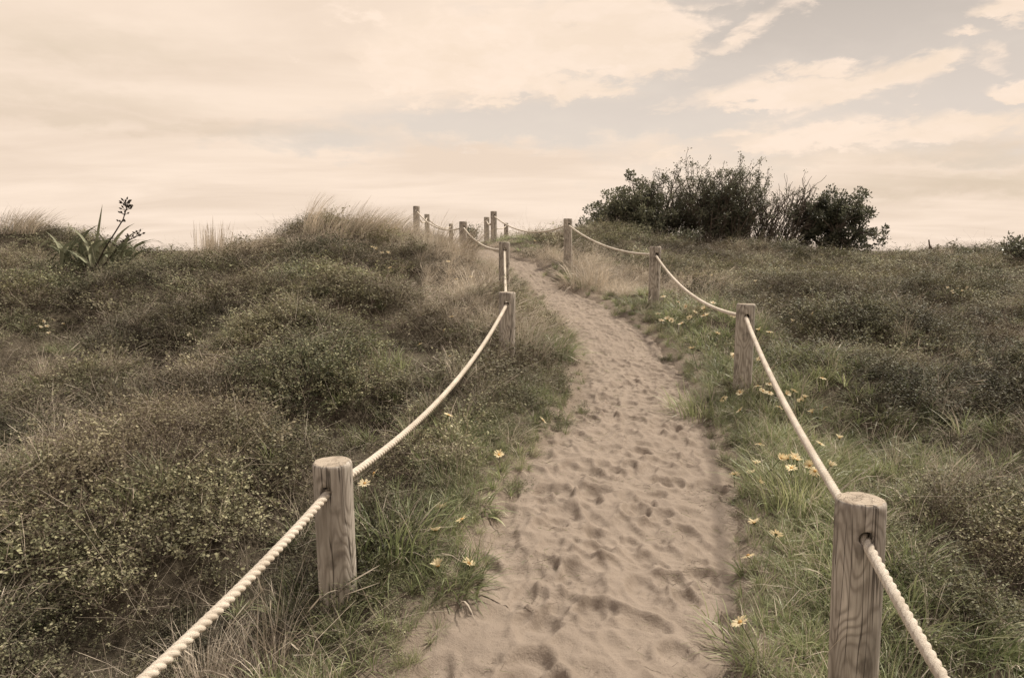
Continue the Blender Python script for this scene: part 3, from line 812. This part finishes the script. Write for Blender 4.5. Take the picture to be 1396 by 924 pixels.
tuft(640, 690, 'low broad-leaved green clump at the scrubby edge of the sand', seed=312, n=110, L=(.10, .2), w=.011, spread=.1, lean=(.1, 0), droop=1.2, dryfrac=.05, tilt0=.8)
tuft(370, 935, 'straw-coloured grass clump under the rope in the lower corner', seed=313, n=260, L=(.12, .28), w=.0028, spread=.16, lean=(.05, 0), droop=1.0, mat=1, dryfrac=1, tilt0=.6)
tuft(1085, 690, 'tall lush green grass clump just behind the largest post', seed=314, n=380, L=(.2, .42), w=.0055, spread=.25, lean=(-.05, 0), droop=.9, dryfrac=.10, tilt0=.4)
tuft(1050, 890, 'dark green grass clump in front of the largest post at the sand edge', seed=315, n=300, L=(.1, .24), w=.005, spread=.2, droop=1.0, dryfrac=.15, tilt0=.6)
tuft(960, 560, 'green grass clump edging the sand below the daisy post', seed=316, n=260, L=(.16, .32), w=.006, spread=.25, lean=(-.1, 0), droop=1.0, dryfrac=.1, tilt0=.5)
tuft(800, 392, 'bleached dry grass clump drooping over the bank at the top of the sand', seed=317, n=330, L=(.35, .7), w=.007, spread=.35, lean=(-.2, -.1), droop=1.1, mat=1, dryfrac=1, tilt0=.5)
tuft(660, 400, 'pale dry grass clump leaning on the far post of the bend', seed=318, n=330, L=(.35, .7), w=.0065, spread=.35, lean=(.3, -.1), droop=1.0, mat=1, dryfrac=1, tilt0=.5)

# ------------------------------------------------------------------ bushes on the rise
def leafy_bush(name, px, py, depth, w, h, label, seed, nclump=190, leaf=.072, per=85, sprout=None, dark=0):
    r = np.random.default_rng(seed)
    base = at(px, py, depth); base[2] = gz(base[0], base[1]) - .1
    root = empty(name, base)
    bt, bl = B(), B()
    cl = []
    lob = [(r.uniform(-.55, .55) * w / 2, r.uniform(-.4, .4) * w / 2, r.uniform(.22, .60) * h, r.uniform(.45, .65)) for _ in range(7)]
    for i in range(nclump):
        lx, ly, lz, lr = lob[r.integers(len(lob))]
        d = unit(r.normal(0, 1, 3)); d[2] = d[2] if d[2] > -.45 else -d[2] * .6
        rr = r.uniform(.2, 1.06) ** .6
        p = np.array([lx + d[0] * w / 2 * lr * rr, ly + d[1] * w / 2 * lr * rr, lz + d[2] * h * .46 * rr])
        p[2] = np.clip(p[2], r.uniform(.03, .25), h * 1.02)
        cl.append(p)
    if sprout is not None:
        for k in range(14):
            cl.append(np.array([sprout[0] + r.normal(0, .22), r.normal(0, .15), sprout[1] * (1 - .035 * k) + r.normal(0, .04)]))
    hubs = [np.array([r.normal(0, w * .13), r.normal(0, w * .1), h * r.uniform(.2, .5)]) for _ in range(9)]
    for q in hubs:
        s0 = np.array([r.normal(0, .12), r.normal(0, .1), -.05])
        bt.tube([s0, s0 * .5 + q * .45 + r.normal(0, .08, 3), q], [.05, .04, .03], 0, r.random(), 5)
    for p in cl:
        q = min(hubs, key=lambda a: np.linalg.norm(a - p)); mid = (p + q) / 2 + r.normal(0, .09, 3)
        bt.tube([q, mid, p], [.024, .015, .007], 0, r.random(), 3)
        rad = r.uniform(.11, .19)
        for j in range(per):
            o = unit(r.normal(0, 1, 3)) * rad * r.random() ** .5
            l = leaf * r.uniform(.7, 1.4)
            dd = unit(o) + r.normal(0, .5, 3) + np.array([0, 0, .35])
            bl.leaf(p + o, dd, r.normal(0, .7, 3) + np.array([0, 0, .8]), l, l * .6, 0, np.clip(r.random() * .8 + .1 * r.normal(), 0, 1))
    link('trunk', bt.mesh('trunk', [M['bark']]), root)
    link('crown', bl.mesh('crown', [M['bush_leaf']]), root)
    tag(root, label, 'bush', 'bushes on the rise behind the bank')
    return root
def twiggy_bush(name, px, py, depth, w, h, label, seed, nst=34, lean=.1, leafy=0, tipr=.0065):
    r = np.random.default_rng(seed)
    base = at(px, py, depth); base[2] = gz(base[0], base[1]) - .1
    root = empty(name, base)
    bt, bl = B(), B(); tips = []
    def grow(p, d, L, rad, lev):
        n = 6; pts = [p]
        for j in range(1, n):
            d = unit(d + r.normal(0, .16, 3) + np.array([lean * .12, 0, .10]))
            pts.append(pts[-1] + d * L / (n - 1))
        bt.tube(pts, np.linspace(rad, max(rad * .45, tipr), n), 0, r.random(), 3)
        tips.append(pts[-1]); tips.append(pts[-2])
        if lev < 2:
            for _ in range(r.integers(4, 8) if lev == 0 else r.integers(2, 4)):
                j = r.integers(1, n); q = unit(d + r.normal(0, .5, 3)); q[2] = abs(q[2])
                grow(pts[j], q, L * r.uniform(.28, .5), max(rad * .5, tipr), lev + 1)
    for i in range(nst):
        sx = r.uniform(-.5, .5)
        p = np.array([sx * w * .62, r.normal(0, w * .10), -.05])
        d = unit(np.array([sx * .75 + lean + r.normal(0, .12), r.normal(0, .2), 1.0]))
        grow(p, d, h * r.uniform(.62, .98) * (1 - .5 * sx * sx), r.uniform(.018, .032), 0)
    link('trunk', bt.mesh('trunk', [M['bark']]), root)
    tips = np.array(tips)
    if leafy:
        for p in tips[r.random(len(tips)) < leafy]:
            for j in range(9):
                l = .06 * r.uniform(.6, 1.3)
                bl.leaf(p + r.normal(0, .045, 3), r.normal(0, 1, 3), r.normal(0, 1, 3), l, l * .5, 0, r.random())
        link('crown', bl.mesh('crown', [M['bush_leaf']]), root)
    tag(root, label, 'bush', 'bushes on the rise behind the bank')
    return root
BD = 23.0
leafy_bush('leafy_bush', 846, 316, BD, 3.3, 1.85, 'dense dark leafy bush sloping down at the post end of the thicket', 401, 250, sprout=(.55, 2.2))
leafy_bush('leafy_bush', 1138, 345, BD, 2.75, 2.55, 'round dark leafy bush standing at the far end of the thicket away from the posts', 402, 230)
twiggy_bush('twiggy_bush', 910, 322, BD + .5, 1.7, 1.95, 'half bare twiggy bush between the sloping leafy bush and the tallest bush', 403, 50, .05, .5)
twiggy_bush('twiggy_bush', 976, 330, BD, 2.0, 2.2, 'tallest twiggy bush with small leaves in the middle of the thicket', 404, 84, .06, .85)
twiggy_bush('twiggy_bush', 1046, 336, BD + .3, 2.3, 2.0, 'bare dark twiggy bush with sky showing through its upright stems', 405, 62, .26, .08)
leafy_bush('low_shrub', 936, 335, BD - 1.6, 1.1, .75, 'low olive shrub in front of the tallest twiggy bush', 406, 60, .05, 24)
leafy_bush('low_shrub', 880, 330, BD - .8, 1.3, .8, 'low dark shrub at the foot of the half bare twiggy bush', 407, 70, .055, 24)
leafy_bush('low_shrub', 640, 332, 26, .9, 1.0, 'small dark round shrub behind the crest posts', 408, 60, .06, 24)
leafy_bush('low_shrub', 1322, 340, 25, 1.9, .72, 'small dark domed shrub on the distant skyline', 409, 70, .07, 22)
leafy_bush('low_shrub', 1400, 348, 19, 1.5, .95, 'dark leafy shrub at the edge of the far slope with a spiky outline', 410, 80, .06, 24)

# ------------------------------------------------------------------ flax
def flax():
    r = np.random.default_rng(500)
    base = at(122, 372, 11.3); base[2] = gz(base[0], base[1]) + .06
    root = empty('flax_plant', base)
    tag(root, 'grey green flax plant with sword leaves and a dark flower stalk', 'flax plant')
    fans = [(-.30, 0), (-.1, .1), (.12, -.05), (.3, .08), (.45, 0)]
    leaves = []
    for fx, fy in fans:
        for k in range(10):
            leaves.append((fx + r.normal(0, .05), fy + r.normal(0, .06), r.normal(0, .5) + fx * .7, r.uniform(.42, .85), r.uniform(.3, 2.0)))
    leaves += [(.05, 0, .30, .98, .0), (-.3, 0, -.75, .95, 1.3), (.5, 0, .8, .8, .9)]
    for x, y, a, L, bend in leaves:
        b = B(); n = 9; p = np.array([x, y, 0.0]); pts = [p]; az = r.uniform(-.6, .6)
        for j in range(1, n):
            aa = a + np.sign(a) * bend * max(0, j / (n - 1) - .35) * 1.9
            p = p + np.array([math.sin(aa) * math.cos(az), math.sin(aa) * math.sin(az), math.cos(aa)]) * L / (n - 1); pts.append(p)
        pts = np.array(pts); w = .066 * r.uniform(.7, 1.2) * np.array([.7, .9, 1, 1, .95, .85, .65, .4, .05])
        side = unit(np.array([r.normal(0, .4) + .5, 1, 0.0]) if r.random() < .35 else np.array([1.0, r.normal(0, .5), 0]))
        nrm = np.array([0, -1.0, .3])
        V = np.empty((3 * n, 3)); V[0::3] = pts - side * w[:, None] / 2; V[1::3] = pts + nrm * w[:, None] * -.22; V[2::3] = pts + side * w[:, None] / 2
        i = np.arange(n - 1) * 3
        Qs = np.vstack([np.stack([i, i + 1, i + 4, i + 3], 1), np.stack([i + 1, i + 2, i + 5, i + 4], 1)])
        b.add(V, Qs, 0, r.random())
        link('leaf', b.mesh('leaf', [M['flax']]), root)
    def stalk(pts, pods):
        b = B(); pts = np.array(pts); b.tube(pts, np.linspace(.014, .006, len(pts)), 0, .5, 5)
        st = link('flower_stalk', b.mesh('flower_stalk', [M['pod']], True), root)
        for t0, n in pods:
            pb = B()
            t_ = t0 * (len(pts) - 1); j = min(int(t_), len(pts) - 2); p = pts[j] + (pts[j + 1] - pts[j]) * (t_ - j)
            for k in range(n):
                d = unit(np.array([r.normal(0, 1), r.normal(0, .8), r.uniform(.2, 1)])); e = p + d * .055
                pb.tube([p, e], [.004, .004], 0, .5, 3)
                pb.tube([e, e + d * .022, e + d * .05], [.005, .017, .003], 0, r.random(), 4)
            link('seed_pod', pb.mesh('seed_pod', [M['pod']]), st)
    stalk([(.12, -.05, 0), (.28, -.05, .28), (.46, -.05, .53), (.59, -.05, .72), (.65, -.05, .88), (.64, -.05, .96)], [(.55, 4), (.68, 5), (.76, 5), (.84, 6), (.9, 5), (.95, 5), (1, 3)])
    stalk([(.2, 0, 0), (.42, 0, .25), (.62, 0, .40), (.82, 0, .50)], [(.45, 4), (.6, 6), (.72, 6), (.84, 6), (.95, 5)])
flax()

# ------------------------------------------------------------------ a broken stake on the far skyline
bs = B(); p = at(1268, 340, 23); p[2] = gz(p[0], p[1])
bs.tube([(0, 0, -.1), (.0, 0, .35), (-.06, 0, .66)], [.03, .028, .02], 0, .5, 6); bs.tube([(-.02, 0, .50), (.10, 0, .34), (.26, 0, .12)], [.018, .017, .012], 0, .5, 5)
o = link('driftwood_stake', bs.mesh('stake', [M['bark']]), loc=p); tag(o, 'small forked driftwood stake leaning on the distant skyline', 'stake')

# ------------------------------------------------------------------ yellow daisies
def daisy_meshes(seed, closed=0.0):
    r = np.random.default_rng(seed)
    pet = B(); npet = 15
    for i in range(npet):
        a = 2 * math.pi * i / npet + r.normal(0, .06); L = r.uniform(.026, .034); el = .30 + closed + r.normal(0, .10)
        d = np.array([math.cos(a), math.sin(a), 0]); sd = np.array([-math.sin(a), math.cos(a), 0])
        w = np.array([.25, .8, 1, .75, .08]) * .0088
        pts = np.array([d * (.005 + L * t * math.cos(el * (1 - .5 * t))) + np.array([0, 0, L * t * math.sin(el) - .006 * t * t]) for t in (0, .3, .6, .85, 1)])
        pet.ribbon(pts, w, 0, r.random(), side=sd + np.array([0, 0, r.normal(0, .12)]))
    disc = B()
    rings = [(.0088, .000), (.0085, .004), (.006, .0065), (.0001, .0075)]
    th = np.arange(10) * 2 * math.pi / 10
    V = np.array([[rr * math.cos(t), rr * math.sin(t), z] for rr, z in rings for t in th])
    disc.add(V, [[i * 10 + j, i * 10 + (j + 1) % 10, (i + 1) * 10 + (j + 1) % 10, (i + 1) * 10 + j] for i in range(3) for j in range(10)], 0, .5)
    st = B(); st.tube([(.0, 0, 0), (.004, .002, -.05), (.012, .004, -.11), (.015, .006, -.20)], [.0022, .0022, .0024, .0026], 0, .5, 5)
    st.tube([(0, 0, -.012), (0, 0, -.006), (0, 0, .001)], [.0025, .006, .0085], 0, .7, 8)
    return pet.mesh('petals', [M['petal']]), disc.mesh('flower_disc', [M['disc']], True), st.mesh('stem', [M['stem']], True)
DV = [daisy_meshes(600, .05), daisy_meshes(601, .35), daisy_meshes(602, .9), daisy_meshes(603, -.25)]
def far_mesh(v, pale=False):
    bm = bmesh.new()
    for m in v: bm.from_mesh(m)
    me = bpy.data.meshes.new('daisy'); mats = [M['pale_petal' if pale else 'petal'], M['disc'], M['stem']]
    k = 0; ends = np.cumsum([len(m.polygons) for m in v])
    for i, f in enumerate(bm.faces): f.material_index = int(np.searchsorted(ends, i, side='right'))
    bm.to_mesh(me); bm.free()
    for m in mats: me.materials.append(m)
    return me
FV = [far_mesh(v) for v in DV] + [far_mesh(v, True) for v in DV]
def daisy(px, py, label, group, hgt=.13, var=None, scale=1.0, parts=True, tilt=None, pale=False):
    d = ray(px, py); zs = np.linspace(1.5, 40, 2600); P = EYE + zs[:, None] * d
    hit = P[:, 2] < ground_h(P[:, 0], P[:, 1]) + hgt * scale
    p = P[int(np.argmax(hit))]
    v = int(rng.integers(0, 4)) if var is None else var
    tx, ty = (rng.normal(.18, .38), rng.normal(.1, .38)) if tilt is None else tilt
    if parts:
        root = empty('daisy', p)
        for nm, me in zip(('petals', 'flower_disc', 'stem'), DV[v]): link(nm, me, root)
    else: root = link('daisy', FV[v + 4 * pale], loc=p)
    root.rotation_euler = (tx, ty, rng.uniform(0, 6.28)); root.scale = (scale,) * 3
    tag(root, label, 'flower', group)
G1 = 'yellow daisies along the path banks'
for px, py, lab, var in [
    (497, 659, 'yellow daisy beside the knotty post, lower of the two', 0), (510, 645, 'yellow daisy beside the knotty post, upper of the two', 3),
    (601, 692, 'yellow daisy above the lush grass clump, smaller one away from the sand', 1), (630, 708, 'yellow daisy over the broad-leaved clump at the sand edge', 0),
    (594, 723, 'half-open yellow daisy in the middle of the lush grass clump', 1), (597, 771, 'closed yellow daisy at the bottom of the lush grass clump', 2),
    (639, 768, 'yellow daisy leaning out onto the bare sand beyond the lush grass clump', 1), (611, 566, 'yellow daisy under the sagging rope in dark scrub', 0),
    (740, 573, 'yellow daisy at the sand edge below the rounded bend clump', 0), (680, 620, 'yellow daisy on a long stem at the scrubby sand edge', 1),
    (613, 486, 'yellow daisy just beside the rope in front of the bend post', 1), (572, 469, 'yellow daisy in brown scrub above the dark green clump', 3),
    (1058, 728, 'large yellow daisy, widest open, in front of the biggest post', 0), (1020, 757, 'yellow daisy low on the dark sand edge in front of the biggest post', 3),
    (1009, 848, 'yellow daisy alone in dark grass nearest the bottom of the photo', 0), (1028, 712, 'yellow daisy with cupped petals at the sand edge above the widest open one', 1),
    (1001, 647, 'yellow daisy leaning farthest out over the sand below the daisy post', 0), (1025, 644, 'cupped yellow daisy just beside the one leaning over the sand', 1),
    (1031, 631, 'cupped yellow daisy above the pair at the sand edge', 1), (1035, 657, 'small faded yellow daisy below the pair at the sand edge', 2),
    (1036, 605, 'yellow daisy alone in grass between the daisy post and the pair at the sand', 3), (1009, 559, 'yellow daisy in grass straight below the daisy post', 0),
    (1118, 605, 'yellow daisy just outside the rope above the cluster of daisies', 0), (1144, 597, 'yellow daisy farthest into the scrub beyond the rope', 2),
    (986, 543, 'yellow daisy on the path side of the daisy post', 3), (1009, 535, 'yellow daisy touching the foot of the daisy post', 0),
    (1124, 556, 'pale yellow daisy in the scrub outside the rope, flat open', 3), (1121, 515, 'yellow daisy alone in brown scrub higher than the rope cluster', 3),
    (1107, 562, 'yellow daisy just outside the rope, dimmer and half hidden', 2), (1063, 555, 'yellow daisy tucked just inside the rope', 3),
    ]:
    daisy(px, py, lab, G1, hgt=.07 if 'sand' in lab else (.10 if 'lush' in lab else .17), var=var)
for px, py in [(1064, 625), (1074, 626), (1083, 623), (1087, 627), (1079, 638)]:
    daisy(px, py, 'yellow daisy in the tight bunch inside the rope above the tall grass clump', G1, hgt=.22)
for px, py in [(1104, 635), (1111, 642), (1118, 638), (1132, 634)]:
    daisy(px, py, 'yellow daisy in the bunch right under the rope near the biggest post', G1, hgt=.22)
for px, py in [(1033, 526), (1049, 523), (1040, 533), (1049, 535), (1072, 537), (1082, 533), (1092, 546), (1097, 542)]:
    daisy(px, py, 'yellow daisy in the scattered bunch between the daisy post and the rope', G1, hgt=.2)
def many(lst, lab, grp, hgt=.17, sc=1.15):
    for px, py in lst: daisy(px, py, lab, grp, hgt=hgt, scale=sc, parts=False, pale='pale' in lab or 'white' in lab)
many([(978, 455), (943, 475), (1001, 484)], 'small yellow daisy in light green grass on the sand side of the daisy post', 'daisies on the green slope')
many([(1036, 488), (1035, 450), (1049, 453)], 'small yellow daisy behind the upper half of the daisy post', 'daisies behind the daisy post')
many([(964, 430), (959, 430), (910, 435), (902, 437), (940, 433), (947, 426), (929, 441), (925, 412), (953, 411), (960, 421), (948, 383), (904, 404), (882, 401), (972, 413), (998, 432), (972, 376), (915, 437), (897, 428), (935, 418)],
     'tiny pale daisy on the bank below the post between daisy post and crest', 'tiny pale daisies on the upper bank')
many([(1030, 384), (1050, 393), (1077, 428), (1089, 425), (1108, 428), (1080, 438)], 'tiny pale daisy in the scrub beyond the upper rope', 'tiny daisies beyond the rope')
many([(1292, 392), (1298, 396), (1305, 393), (1311, 397), (1318, 392), (1324, 396), (1299, 400)], 'tiny white daisy speck in the hollow of the distant scrub slope', 'tiny white daisies on the far slope', .2, .9)
many([(54, 436), (59, 438), (55, 447), (64, 445), (72, 436), (87, 442), (67, 455), (48, 441)], 'tiny pale daisy in the green patch below the flax plant', 'tiny pale daisies below the flax', .15, .95)
many([(532, 365), (513, 340), (521, 344), (529, 345), (515, 346), (508, 337)], 'tiny yellow daisy on the mound slope below the windblown tufts', 'tiny yellow daisies on the mound', .15, 1.3)
many([(611, 356), (642, 378), (622, 381), (729, 329), (616, 432), (605, 450)], 'tiny yellow daisy among dry grass near the crest posts', 'tiny daisies near the crest posts', .15, 1.1)

# ------------------------------------------------------------------ sky
SUN_AZ, SUN_EL = R(54), R(54)      # azimuth clockwise from the view direction (+Y)
w = bpy.data.worlds.new('World'); S.world = w; w.use_nodes = True
nt = w.node_tree; nt.nodes.clear()
tc = nt.nodes.new('ShaderNodeTexCoord'); V = tc.outputs['Generated']
sky = nt.nodes.new('ShaderNodeTexSky'); sky.sky_type = 'NISHITA'; sky.sun_disc = False
sky.sun_elevation = SUN_EL; sky.sun_rotation = SUN_AZ
sx = nt.nodes.new('ShaderNodeSeparateXYZ'); ln(nt, V, sx.inputs[0])
az = mth(nt, 'ARCTAN2', sx.outputs[0], sx.outputs[1]); el = mth(nt, 'ARCSINE', sx.outputs[2])
# cloud layer coordinates: the direction carried up to a flat layer
den = mth(nt, 'ADD', mth(nt, 'MAXIMUM', sx.outputs[2], 0.0), .10)
cv = nt.nodes.new('ShaderNodeCombineXYZ'); ln(nt, mth(nt, 'DIVIDE', sx.outputs[0], den), cv.inputs[0]); ln(nt, mth(nt, 'DIVIDE', sx.outputs[1], den), cv.inputs[1])
lay = cv.outputs[0]
ev = nt.nodes.new('ShaderNodeCombineXYZ'); ln(nt, az, ev.inputs[0]); ln(nt, mth(nt, 'MULTIPLY', el, 2.4), ev.inputs[1])
nA = noise(nt, ev.outputs[0], 5.0, 8, .58, .35)
nB = noise(nt, mapping(nt, ev.outputs[0], (1, 1, 1), (5, 3, 0)), 11.0, 7, .6, .3)
nC = noise(nt, mapping(nt, lay, (.55, 1.1, 1)), 1.1, 6, .55, .4)
wob = mth(nt, 'ADD', mth(nt, 'MULTIPLY', mth(nt, 'SUBTRACT', nA, .5), .13), mth(nt, 'MULTIPLY', mth(nt, 'SUBTRACT', nB, .5), .10))
az2 = mth(nt, 'ADD', az, wob); nD = noise(nt, mapping(nt, ev.outputs[0], (1, 1, 1), (8, 1, 0)), 24.0, 7, .62, .2)
el2 = mth(nt, 'ADD', el, mth(nt, 'ADD', mth(nt, 'MULTIPLY', mth(nt, 'SUBTRACT', nB, .5), .05), mth(nt, 'MULTIPLY', mth(nt, 'SUBTRACT', nD, .5), .035)))
def blob(px, py, sxp, syp, amp=1.0, rot=0.0, warp=True):
    a0, e0 = az_el(px, py); sa, se = sxp / F, syp / F
    da = mth(nt, 'SUBTRACT', az2 if warp else az, a0); de = mth(nt, 'SUBTRACT', el2 if warp else el, e0)
    if rot:
        c_, s_ = math.cos(rot), math.sin(rot)
        da, de = mth(nt, 'ADD', mth(nt, 'MULTIPLY', da, c_), mth(nt, 'MULTIPLY', de, s_)), mth(nt, 'SUBTRACT', mth(nt, 'MULTIPLY', de, c_), mth(nt, 'MULTIPLY', da, s_))
    q = mth(nt, 'ADD', mth(nt, 'POWER', mth(nt, 'ABSOLUTE', mth(nt, 'DIVIDE', da, sa)), 2.0), mth(nt, 'POWER', mth(nt, 'ABSOLUTE', mth(nt, 'DIVIDE', de, se)), 2.0))
    return mth(nt, 'MULTIPLY', mth(nt, 'EXPONENT', mth(nt, 'MULTIPLY', q, -1.0)), amp)
def total(lst):
    s = lst[0]
    for q in lst[1:]: s = mth(nt, 'MAXIMUM', s, q)
    return s
def srgb(r, g_, b_): return tuple((c / 255 / 12.92 if c <= 10 else ((c / 255 + .055) / 1.055) ** 2.4) * 10 for c in (r, g_, b_))
deck = mixc(nt, ramp(nt, nC, [(.36, (0, 0, 0)), (.62, (1, 1, 1))]), srgb(236, 215, 194), srgb(251, 230, 209))
gl = nt.nodes.new('ShaderNodeMapRange'); gl.inputs[1].default_value = az_el(698, 165)[1]; gl.inputs[2].default_value = az_el(698, 0)[1]; ln(nt, el, gl.inputs[0])
gray_sky = mixc(nt, .05, mixc(nt, gl.outputs[0], srgb(224, 210, 196), srgb(196, 184, 171)), sky.outputs[0])
pink_sky = mixc(nt, .04, srgb(229, 215, 200), sky.outputs[0])
gap1 = total([blob(1180, 20, 330, 110), blob(1330, 110, 200, 75), blob(880, 150, 300, 28, .75), blob(1010, 100, 160, 60, .8)])
gap2 = total([blob(700, 170, 240, 32), blob(850, 160, 330, 34), blob(450, 190, 130, 25, .75), blob(1000, 60, 300, 150), blob(1300, 60, 300, 110)])
c = mixc(nt, ramp(nt, mth(nt, 'ADD', gap2, mth(nt, 'MULTIPLY', mth(nt, 'SUBTRACT', nB, .5), .7)), [(.25, (0, 0, 0)), (.75, (1, 1, 1))]), deck, pink_sky)
c = mixc(nt, ramp(nt, mth(nt, 'ADD', gap1, mth(nt, 'MULTIPLY', mth(nt, 'SUBTRACT', nB, .5), .5)), [(.2, (0, 0, 0)), (.95, (1, 1, 1))]), c, gray_sky)
puff = total([blob(780, 55, 230, 62), blob(650, 75, 210, 70, .95), blob(900, 60, 110, 45), blob(760, 118, 120, 22, .85), blob(1060, 128, 165, 24, .95), blob(1235, 95, 95, 22, .9, .15), blob(1040, 38, 70, 20, .75, .5),
              blob(1360, 68, 50, 28, .62), blob(1390, 125, 45, 12, .8), blob(1380, 5, 60, 18, .85), blob(1318, 44, 45, 8, .6), blob(1120, 92, 110, 14, .7), blob(1200, 182, 330, 22, .8), blob(880, 205, 260, 20, .55)])
def vor(sc):
    n = nt.nodes.new('ShaderNodeTexVoronoi'); n.feature = 'SMOOTH_F1'; n.inputs['Scale'].default_value = sc; n.inputs['Smoothness'].default_value = .35
    v_ = nd(nt, 'ShaderNodeVectorMath', operation='ADD'); w_ = nt.nodes.new('ShaderNodeCombineXYZ')
    ln(nt, mth(nt, 'MULTIPLY', nB, .22), w_.inputs[0]); ln(nt, mth(nt, 'MULTIPLY', nD, .16), w_.inputs[1])
    ln(nt, ev.outputs[0], v_.inputs[0]); ln(nt, w_.outputs[0], v_.inputs[1]); ln(nt, v_.outputs[0], n.inputs['Vector'])
    return n.outputs['Distance']
bil = mth(nt, 'SUBTRACT', .48, mth(nt, 'ADD', mth(nt, 'MULTIPLY', vor(10.0), .6), mth(nt, 'MULTIPLY', vor(26.0), .4)))
pm = ramp(nt, mth(nt, 'ADD', puff, mth(nt, 'ADD', mth(nt, 'MULTIPLY', bil, .75), mth(nt, 'MULTIPLY', mth(nt, 'SUBTRACT', nD, .5), .6))), [(.31, (0, 0, 0)), (.70, (1, 1, 1))], 'EASE')
pcx = mixc(nt, ramp(nt, mth(nt, 'ADD', nA, mth(nt, 'MULTIPLY', bil, .5)), [(.35, (0, 0, 0)), (.65, (1, 1, 1))]), srgb(247, 225, 202), srgb(255, 233, 212))
c = mixc(nt, mth(nt, 'MULTIPLY', pm, .92), c, pcx)
# low grey streaks near the horizon at the far side
low = total([blob(1330, 250, 170, 14, .8), blob(1260, 215, 220, 12, .45), blob(60, 130, 170, 16, .55), blob(150, 165, 240, 10, .5), blob(90, 60, 160, 26, .6)])
c = mixc(nt, mth(nt, 'MULTIPLY', low, mth(nt, 'ADD', nB, .1)), c, srgb(206, 189, 164))
c = mixc(nt, 1.0, c, (.905, .905, .915), 'MULTIPLY')
# overhead sky, out of view, toned cooler for a less warm fill light
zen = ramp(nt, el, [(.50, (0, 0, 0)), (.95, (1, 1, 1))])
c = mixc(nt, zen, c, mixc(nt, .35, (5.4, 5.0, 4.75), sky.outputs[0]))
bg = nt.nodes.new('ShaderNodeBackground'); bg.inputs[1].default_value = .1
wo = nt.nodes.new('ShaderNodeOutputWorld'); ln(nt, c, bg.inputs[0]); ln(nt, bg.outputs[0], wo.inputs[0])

sun = bpy.data.lights.new('sun', 'SUN'); sun.energy = 5.0; sun.angle = R(5.5); sun.color = (1, .90, .76)
so = bpy.data.objects.new('sun', sun); COL.objects.link(so)
sd = Vector((math.sin(SUN_AZ) * math.cos(SUN_EL), math.cos(SUN_AZ) * math.cos(SUN_EL), math.sin(SUN_EL)))
so.rotation_euler = sd.to_track_quat('Z', 'Y').to_euler()

# ------------------------------------------------------------------ camera
cam = bpy.data.cameras.new('camera'); cam.sensor_width = 36; cam.lens = F / PW * 36; cam.clip_end = 6000; cam.clip_start = .05
co = bpy.data.objects.new('camera', cam); COL.objects.link(co); co.location = EYE; co.rotation_euler = (math.pi / 2 - PITCH, 0, 0)
S.camera = co
S.view_settings.view_transform = 'Standard'; S.view_settings.look = 'None'; S.view_settings.exposure = 0.18; S.view_settings.gamma = 1
S.cycles.max_bounces = 4; S.cycles.diffuse_bounces = 2; S.cycles.transmission_bounces = 2; S.cycles.glossy_bounces = 2
